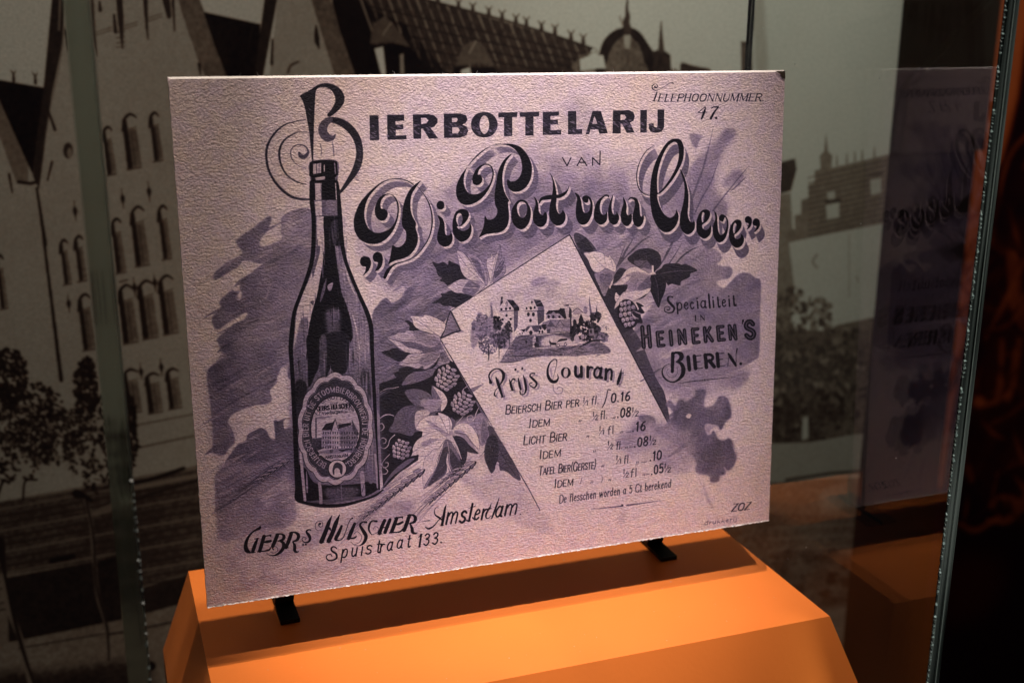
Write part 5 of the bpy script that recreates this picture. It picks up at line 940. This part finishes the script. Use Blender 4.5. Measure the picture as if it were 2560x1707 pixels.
def box_obj(name, dims, mat, parent=None, bevel=0):
    v, f = prism_box(*dims)
    o = link_mesh(name, v, f, mat, parent)
    if bevel:
        b = o.modifiers.new('edge', 'BEVEL'); b.width = bevel; b.segments = 2
    return o
def thing(name, loc, label, cat, group=None):
    o = bpy.data.objects.new(name, None); o.empty_display_size = .02; C.objects.link(o); o.location = loc
    o['label'] = label; o['category'] = cat
    if group: o['group'] = group
    return o
def tag(o, label, cat): o['label'] = label; o['category'] = cat; return o
def structure(o): o['kind'] = 'structure'; return o

# --- the printed card ------------------------------------------------------------
sheet, KK = draw_card(); draw_castle(sheet); draw_bottle(sheet); draw_letters(sheet, KK)
paper = print_material(sheet.a)
core = flat('board_core', (.80, .72, .66), .8, bump=.6, scale=900); back = flat('board_back', (.42, .36, .32), .8)
TL, TR = Vector((.03465, .52375, -.02925)), Vector((.33465, .52375, -.03020)); BR, BL = Vector((.33389, .50876, -.27024)), Vector((.03390, .50876, -.26929))
card = thing('printed_card', ((BL + BR) / 2)[:], 'mauve printed price card with beer bottle and swash lettering, propped above the orange stand', 'card')
U = TR - TL; V = BL - TL; N = V.cross(U).normalized()
if N.y > 0: N = -N                                        # towards the viewer
rsx = np.random.RandomState(2); n_e = 420; nv = 36
def rim(u, v):                                            # slightly uneven trimmed outline
    du = dv = 0
    if v >= 1: dv = .0022 * rsx.rand() * (.6 + .4 * rsx.rand()) - .0004
    if v <= 0: dv = .0005 * (rsx.rand() - .5)
    if u <= 0: du = .0008 * (rsx.rand() - .5)
    if u >= 1: du = .0006 * (rsx.rand() - .5)
    return TL + U * (u + du) + V * (v + dv)
verts, uvs, fr = [], [], {}
org = Vector(card.location)
def addv(p, uv): verts.append(p - org); uvs.append(uv); return len(verts) - 1
ring = [(i / n_e, 0) for i in range(n_e)] + [(1, i / nv / 4) for i in range(nv * 4)] + [(1 - i / n_e, 1) for i in range(n_e)] + [(0, 1 - i / nv / 4) for i in range(nv * 4)]
TH = .0034
fi, bi = [], []
for u, v in ring:
    p = rim(u, v); bowv = 0.0
    q = p - TL; uu = q.dot(U) / U.length_squared; vv = q.dot(V) / V.length_squared
    if v <= 0: p = p - N * .0010
    fi.append(addv(p, (min(max(uu, 0), 1), 1 - min(max(vv, 0), 1)))); bi.append(addv(p - N * TH, (uu, 1 - vv)))
inner = [(min(max(u, .003), .997), min(max(v, .0036), .996)) for u, v in ring]
ii = [addv(TL + U * u + V * v, (u, 1 - v)) for u, v in inner]
faces, mi = [], []; L = len(ring)
for k in range(L):
    a, b2 = k, (k + 1) % L
    if (verts[ii[a]] - verts[ii[b2]]).length < 1e-7: faces.append((fi[a], ii[a], fi[b2]))
    else: faces.append((fi[a], ii[a], ii[b2], fi[b2]))
    mi.append(1 if (ring[a][1] <= 0 and ring[b2][1] <= 0) else 0)
    faces.append((fi[a], fi[b2], bi[b2], bi[a])); mi.append(1)
cq = [addv(TL + U * u + V * v, (u, 1 - v)) for u, v in ((.003, .0036), (.997, .0036), (.997, .996), (.003, .996))]
faces.append(tuple(cq[::-1])); mi.append(0); faces.append(tuple(bi)); mi.append(2)
board = link_mesh('board', verts, faces, None, card, uvs, [paper, core, back], mi)
bm_flip = board.data
# paper tape tab left on the top right corner
tp = [TL + U * u + V * v + N * .0003 for u, v in ((.980, .0015), (.9995, .0015), (1.0003, .017), (.995, .015), (.990, .007))]
tape = link_mesh('tape_scrap', [p - org for p in tp], [(0, 1, 2, 3, 4)], flat('old_tape', (.07, .045, .03), .6, vary=.3), card)
# torn lower edge: a lip of loose fibres that catches the light from above
dv_, df_ = [], []
for k in range(360):
    u0 = k / 360; u1 = (k + 1.15) / 360; hgt = .0003 + .0006 * rsx.rand() ** 2; pr = .0001 + .0004 * rsx.rand() ** 2; j = len(dv_)
    a0 = TL + U * u0 + V * (1 + (rsx.rand() - .6) * .002); a1 = TL + U * min(u1, 1) + V * (1 + (rsx.rand() - .6) * .002); up = -V.normalized()
    dv_ += [a0 + N * .00005 + up * hgt - org, a1 + N * .00005 + up * hgt * (.6 + .5 * rsx.rand()) - org, a1 + N * pr - org, a0 + N * pr - org, a0 - N * .001 - org - up * .0004, a1 - N * .001 - org - up * .0004]
    df_ += [(j, j + 1, j + 2, j + 3), (j + 3, j + 2, j + 5, j + 4)]
link_mesh('torn_edge', dv_, df_, core, card)['kind'] = 'stuff'
# stray fibres standing on the top edge
fm = flat('fibre', (.7, .66, .62), .8); fv, ff = [], []
for k in range(14):
    u = rsx.rand(); p = TL + U * u - N * TH * rsx.rand(); d = Vector((rsx.rand() - .5, .2 * (rsx.rand() - .5), .4 + rsx.rand())).normalized() * (.0008 + .0016 * rsx.rand())
    m_ = p + d * .5 + Vector(((rsx.rand() - .5) * .001, 0, 0)); w = Vector((.00003, 0, 0)); j = len(fv)
    fv += [p - w - org, p + w - org, m_ + w - org, m_ - w - org, p + d - org]; ff += [(j, j + 1, j + 2, j + 3), (j + 3, j + 2, j + 4)]
fib = link_mesh('fibres', fv, ff, fm, card); fib['kind'] = 'stuff'

# --- the little bracket that holds the card ----------------------------------------
ST = -.302
dark = flat('dark_steel', (.010, .008, .008), .6, spec=.2)
brk = thing('card_bracket', (.18, .53, ST), 'dark metal bracket with two forward feet holding up the mauve card', 'bracket')
def bracket_part(name, pts, w, t):
    v, f = [], []
    for i, p in enumerate(pts):
        p = Vector(p) - Vector(brk.location); q = Vector(pts[min(i + 1, len(pts) - 1)]) - Vector(pts[max(i - 1, 0)]); q.normalize(); nn = q.cross(Vector((1, 0, 0))).normalized() * t / 2
        for a, b2 in ((-1, -1), (1, -1), (1, 1), (-1, 1)): v.append(p + Vector((a * w / 2, 0, 0)) + nn * b2)
    for i in range(len(pts) - 1):
        for a in range(4): j = i * 4; f.append((j + a, j + (a + 1) % 4, j + 4 + (a + 1) % 4, j + 4 + a))
    f += [(3, 2, 1, 0), tuple(len(v) - 4 + a for a in range(4))]
    return link_mesh(name, v, f, dark, brk)
for x in (.0760, .2905):
    bracket_part('leg', [(x, .5290, -.16), (x, .5310, -.20), (x, .5400, -.255), (x, .5520, -.285), (x, .5600, ST + .0022)], .0098, .0022)
    bracket_part('foot', [(x, .5400, ST + .0012), (x, .552, ST + .0012), (x, .585, ST + .0012)], .0098, .0022)
bar_v, bar_f = prism_box(.0725 - .18, .2965 - .18, .0015, .0045, .078, .088); link_mesh('rail', bar_v, bar_f, dark, brk)

# --- orange stand --------------------------------------------------------------------
om = flat('orange_lacquer', (.83, .208, .034), .42, bump=.2, scale=420, spec=.4, vary=.035)
xl, xr, yf, yb = .0322, .3401, .4561, .6164; d1 = .055; z1 = ST - d1; z2 = -.60
stand = thing('display_stand', ((xl + xr) / 2, (yf + yb) / 2, z2), 'orange lacquered block with sloping sides under the printed card', 'stand'); so = Vector(stand.location)
t4 = [(xl, yf, ST), (xr, yf, ST), (xr, yb, ST), (xl, yb, ST)]
m4 = [(xl - .0165, yf - .020, z1), (xr + .0190, yf - .020, z1), (xr + .0190, yb + .0165, z1), (xl - .0165, yb + .0165, z1)]
b4 = [(p[0], p[1], z2) for p in m4]
vv_ = [Vector(p) - so for p in t4 + m4 + b4]
top = link_mesh('top_panel', [vv_[0], vv_[1], vv_[2], vv_[3]] + [p - Vector((0, 0, .003)) for p in vv_[:4]], [(0, 1, 2, 3), (7, 6, 5, 4), (0, 4, 5, 1), (1, 5, 6, 2), (2, 6, 7, 3), (3, 7, 4, 0)], om, stand)
def shell(name, a, b2, c, d):                              # a solid sloping panel 3 mm thick
    P4 = [vv_[k] for k in (a, b2, c, d)]; n = (P4[1] - P4[0]).cross(P4[3] - P4[0]).normalized()
    if n.dot((P4[0] + P4[2]) / 2 - Vector((0, 0, .3))) < 0: n = -n
    Q4 = [p - n * .003 for p in P4]
    return link_mesh(name, P4 + Q4, [(0, 1, 2, 3), (7, 6, 5, 4), (0, 4, 5, 1), (1, 5, 6, 2), (2, 6, 7, 3), (3, 7, 4, 0)], om, stand)
for k in range(4): shell(('front_panel', 'side_panel', 'back_panel', 'side_panel')[k], k, (k + 1) % 4, (k + 1) % 4 + 4, k + 4)
link_mesh('base', vv_[4:], [(0, 1, 5, 4), (1, 2, 6, 5), (2, 3, 7, 6), (3, 0, 4, 7), (4, 5, 6, 7)], om, stand)

# lint and dust on the lacquer, a few pale grains to the hand's breadth
dv2, df2 = [], []; rd = np.random.RandomState(9)
for k in range(130):
    x, y = xl + .01 + (xr - xl - .02) * rd.rand(), yf + .004 + (yb - yf - .01) * rd.rand(); r = .00012 + .00022 * rd.rand() ** 2; a0 = rd.rand() * 3; j = len(dv2)
    for q in range(5): dv2.append(Vector((x + r * math.cos(a0 + q * 1.257) * (1 + 1.5 * rd.rand() * (k % 5 == 0)), y + r * math.sin(a0 + q * 1.257), ST + .0001 + .0001 * rd.rand())) - so)
    df2.append(tuple(j + q for q in range(5)))
link_mesh('dust', dv2, df2, flat('lint', (.62, .52, .44), .9), stand)['kind'] = 'stuff'

# --- glass case -------------------------------------------------------------------------
pane_m = pane_material(); chip = flat('glass_chip', (.12, .145, .135), .35, spec=.4); seam = flat('seam_glue', (.40, .42, .38), .35)
def side_pane(label, x0, x1, seed):
    rs = np.random.RandomState(seed); t = thing('glass_pane', (x0, .404, z2), label, 'glass pane', 'side panes of the display case'); o = Vector(t.location)
    y0, y1, zt = .4042, .6065, .16
    v, f = prism_box(x0, x1, y0, y1, z2, zt)
    link_mesh('glass', [Vector(p) - o for p in v], f, None, t, mats=[pane_m, edge_material(.16 if x0 < .2 else .42)], midx=[0, 0, 1, 1, 0, 0])
    # chipped seam: many tiny flakes along the inner arris, and one thin bright line of glue
    xi = x0 if x0 > .2 else x1; v, f = [], []; z = z2; left = x0 < .2
    while z < zt:
        h = .0004 + .0011 * rs.rand(); z += h + .0003 + .0008 * rs.rand() + (.005 * rs.rand() if rs.rand() > .9 else 0)
        if left: z += .004 * rs.rand() + (.5 if z > -.16 else 0)
        w = (.0005 + .0010 * rs.rand()) * (1 if rs.rand() > .3 else .4); s_ = -1 if left else 1; j = len(v)
        v += [Vector(p) - o for p in ((xi, y0 - .0012, z), (xi + s_ * w, y0 - .0010, z + h * .2), (xi + s_ * w * .8, y0 - .0002, z + h), (xi, y0 - .0002, z + h * .8))]; f.append((j, j + 1, j + 2, j + 3))
    link_mesh('chipped_seam', v, f, chip, t)['kind'] = 'stuff'
    xm = x0 + (x1 - x0) * (.93 if left else .62)
    link_mesh('seam_line', [Vector(p) - o for p in ((xm, y0 - .0012, z2), (xm + .00035, y0 - .0012, z2), (xm + .00035, y0 - .0003, zt), (xm, y0 - .0003, zt))], [(0, 1, 2, 3)], seam, t)
    return t
side_pane('left glass side pane of the case, seen almost edge-on as a greenish strip', -.0030, .0050, 3)
side_pane('right glass side pane of the case, mirroring the card and orange stand', .3603, .3683, 4)
plinth = box_obj('case_plinth', (-.02, .385, .385, .64, -1.15, z2), flat('plinth_paint', (.03, .025, .03), .6)); tag(plinth, 'dark plinth under the glass case and orange stand', 'plinth')

# --- murals and room ----------------------------------------------------------------------
YM = .86; x0, x1 = -.30, .6635; zt, zb = .12, -.72
quad = [(x0, YM, zt), (x1, YM, zt), (x1, YM, zb), (x0, YM, zb)]
mural = draw_mural(2000, int(2000 * (zt - zb) / (x1 - x0)), quad)
SEP = [(0, (.004, .003, .005)), (.2, (.050, .032, .025)), (.42, (.19, .145, .105)), (.65, (.37, .34, .27)), (.85, (.55, .54, .45)), (1, (.72, .68, .58))]
mm = photo_material('sepia_photo_print', mural, SEP); side = flat('panel_side', (.06, .05, .045), .7)
def panel(name, quad, mat, label, cat, th=.018):
    t = thing(name, ((quad[2][0] + quad[3][0]) / 2, quad[0][1], quad[2][2]), label, cat); o = Vector(t.location)
    F = [Vector(q) - o for q in quad]; Bk = [p + Vector((0, th, 0)) for p in F]; G = [p + Vector((0, .0006, 0)) for p in F]
    link_mesh('print', F, [(3, 2, 1, 0)], mat, t, [(0, 1), (1, 1), (1, 0), (0, 0)])
    link_mesh('backing_board', G + Bk, [(0, 1, 2, 3), (4, 7, 6, 5), (0, 4, 5, 1), (1, 5, 6, 2), (2, 6, 7, 3), (3, 7, 4, 0)], side, t)
panel('photo_mural', quad, mm, 'sepia photo mural of old gabled brewery houses and trees behind the case', 'mural')
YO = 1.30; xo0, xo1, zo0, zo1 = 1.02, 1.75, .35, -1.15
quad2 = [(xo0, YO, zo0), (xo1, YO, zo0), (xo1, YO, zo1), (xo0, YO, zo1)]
om2 = photo_material('orange_glow_print', draw_orange(700, 1438, quad2), [(0, (.006, .004, .020)), (.15, (.05, .012, .012)), (.5, (.42, .13, .05)), (1, (.85, .40, .16))])
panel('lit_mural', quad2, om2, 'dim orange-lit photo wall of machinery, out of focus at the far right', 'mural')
part = thing('partition_wall', (.86, 1.10, -1.15), 'dark partition with a black slanting board, seen through the right pane', 'partition'); po = Vector(part.location)
pm = flat('partition_paint', (.006, .005, .008), .8, spec=.2)
box_obj('wall_panel', (.70 - po.x, .968 - po.x, 0, .03, 0, 1.75), pm, part)
bl = flat('black_board', (.004, .004, .006), .6)
link_mesh('slanting_board', [Vector(p) - po for p in ((.855, 1.085, -.085), (0.966, 1.085, .02), (0.966, 1.085, -.155), (.850, 1.085, -.155), (.855, 1.099, -.085), (0.966, 1.099, .02), (0.966, 1.099, -.155), (.850, 1.099, -.155))], [(0, 3, 2, 1), (4, 5, 6, 7), (0, 1, 5, 4), (1, 2, 6, 5), (2, 3, 7, 6), (3, 0, 4, 7)], bl, part)
structure(box_obj('floor', (-2.5, 3.5, -1.5, 2.6, -1.19, -1.15), flat('floor_carpet', (.02, .016, .022), .9)))
structure(box_obj('back_wall', (-2.5, 3.5, 2.0, 2.1, -1.15, 1.6), flat('wall_paint', (.012, .011, .02), .9)))
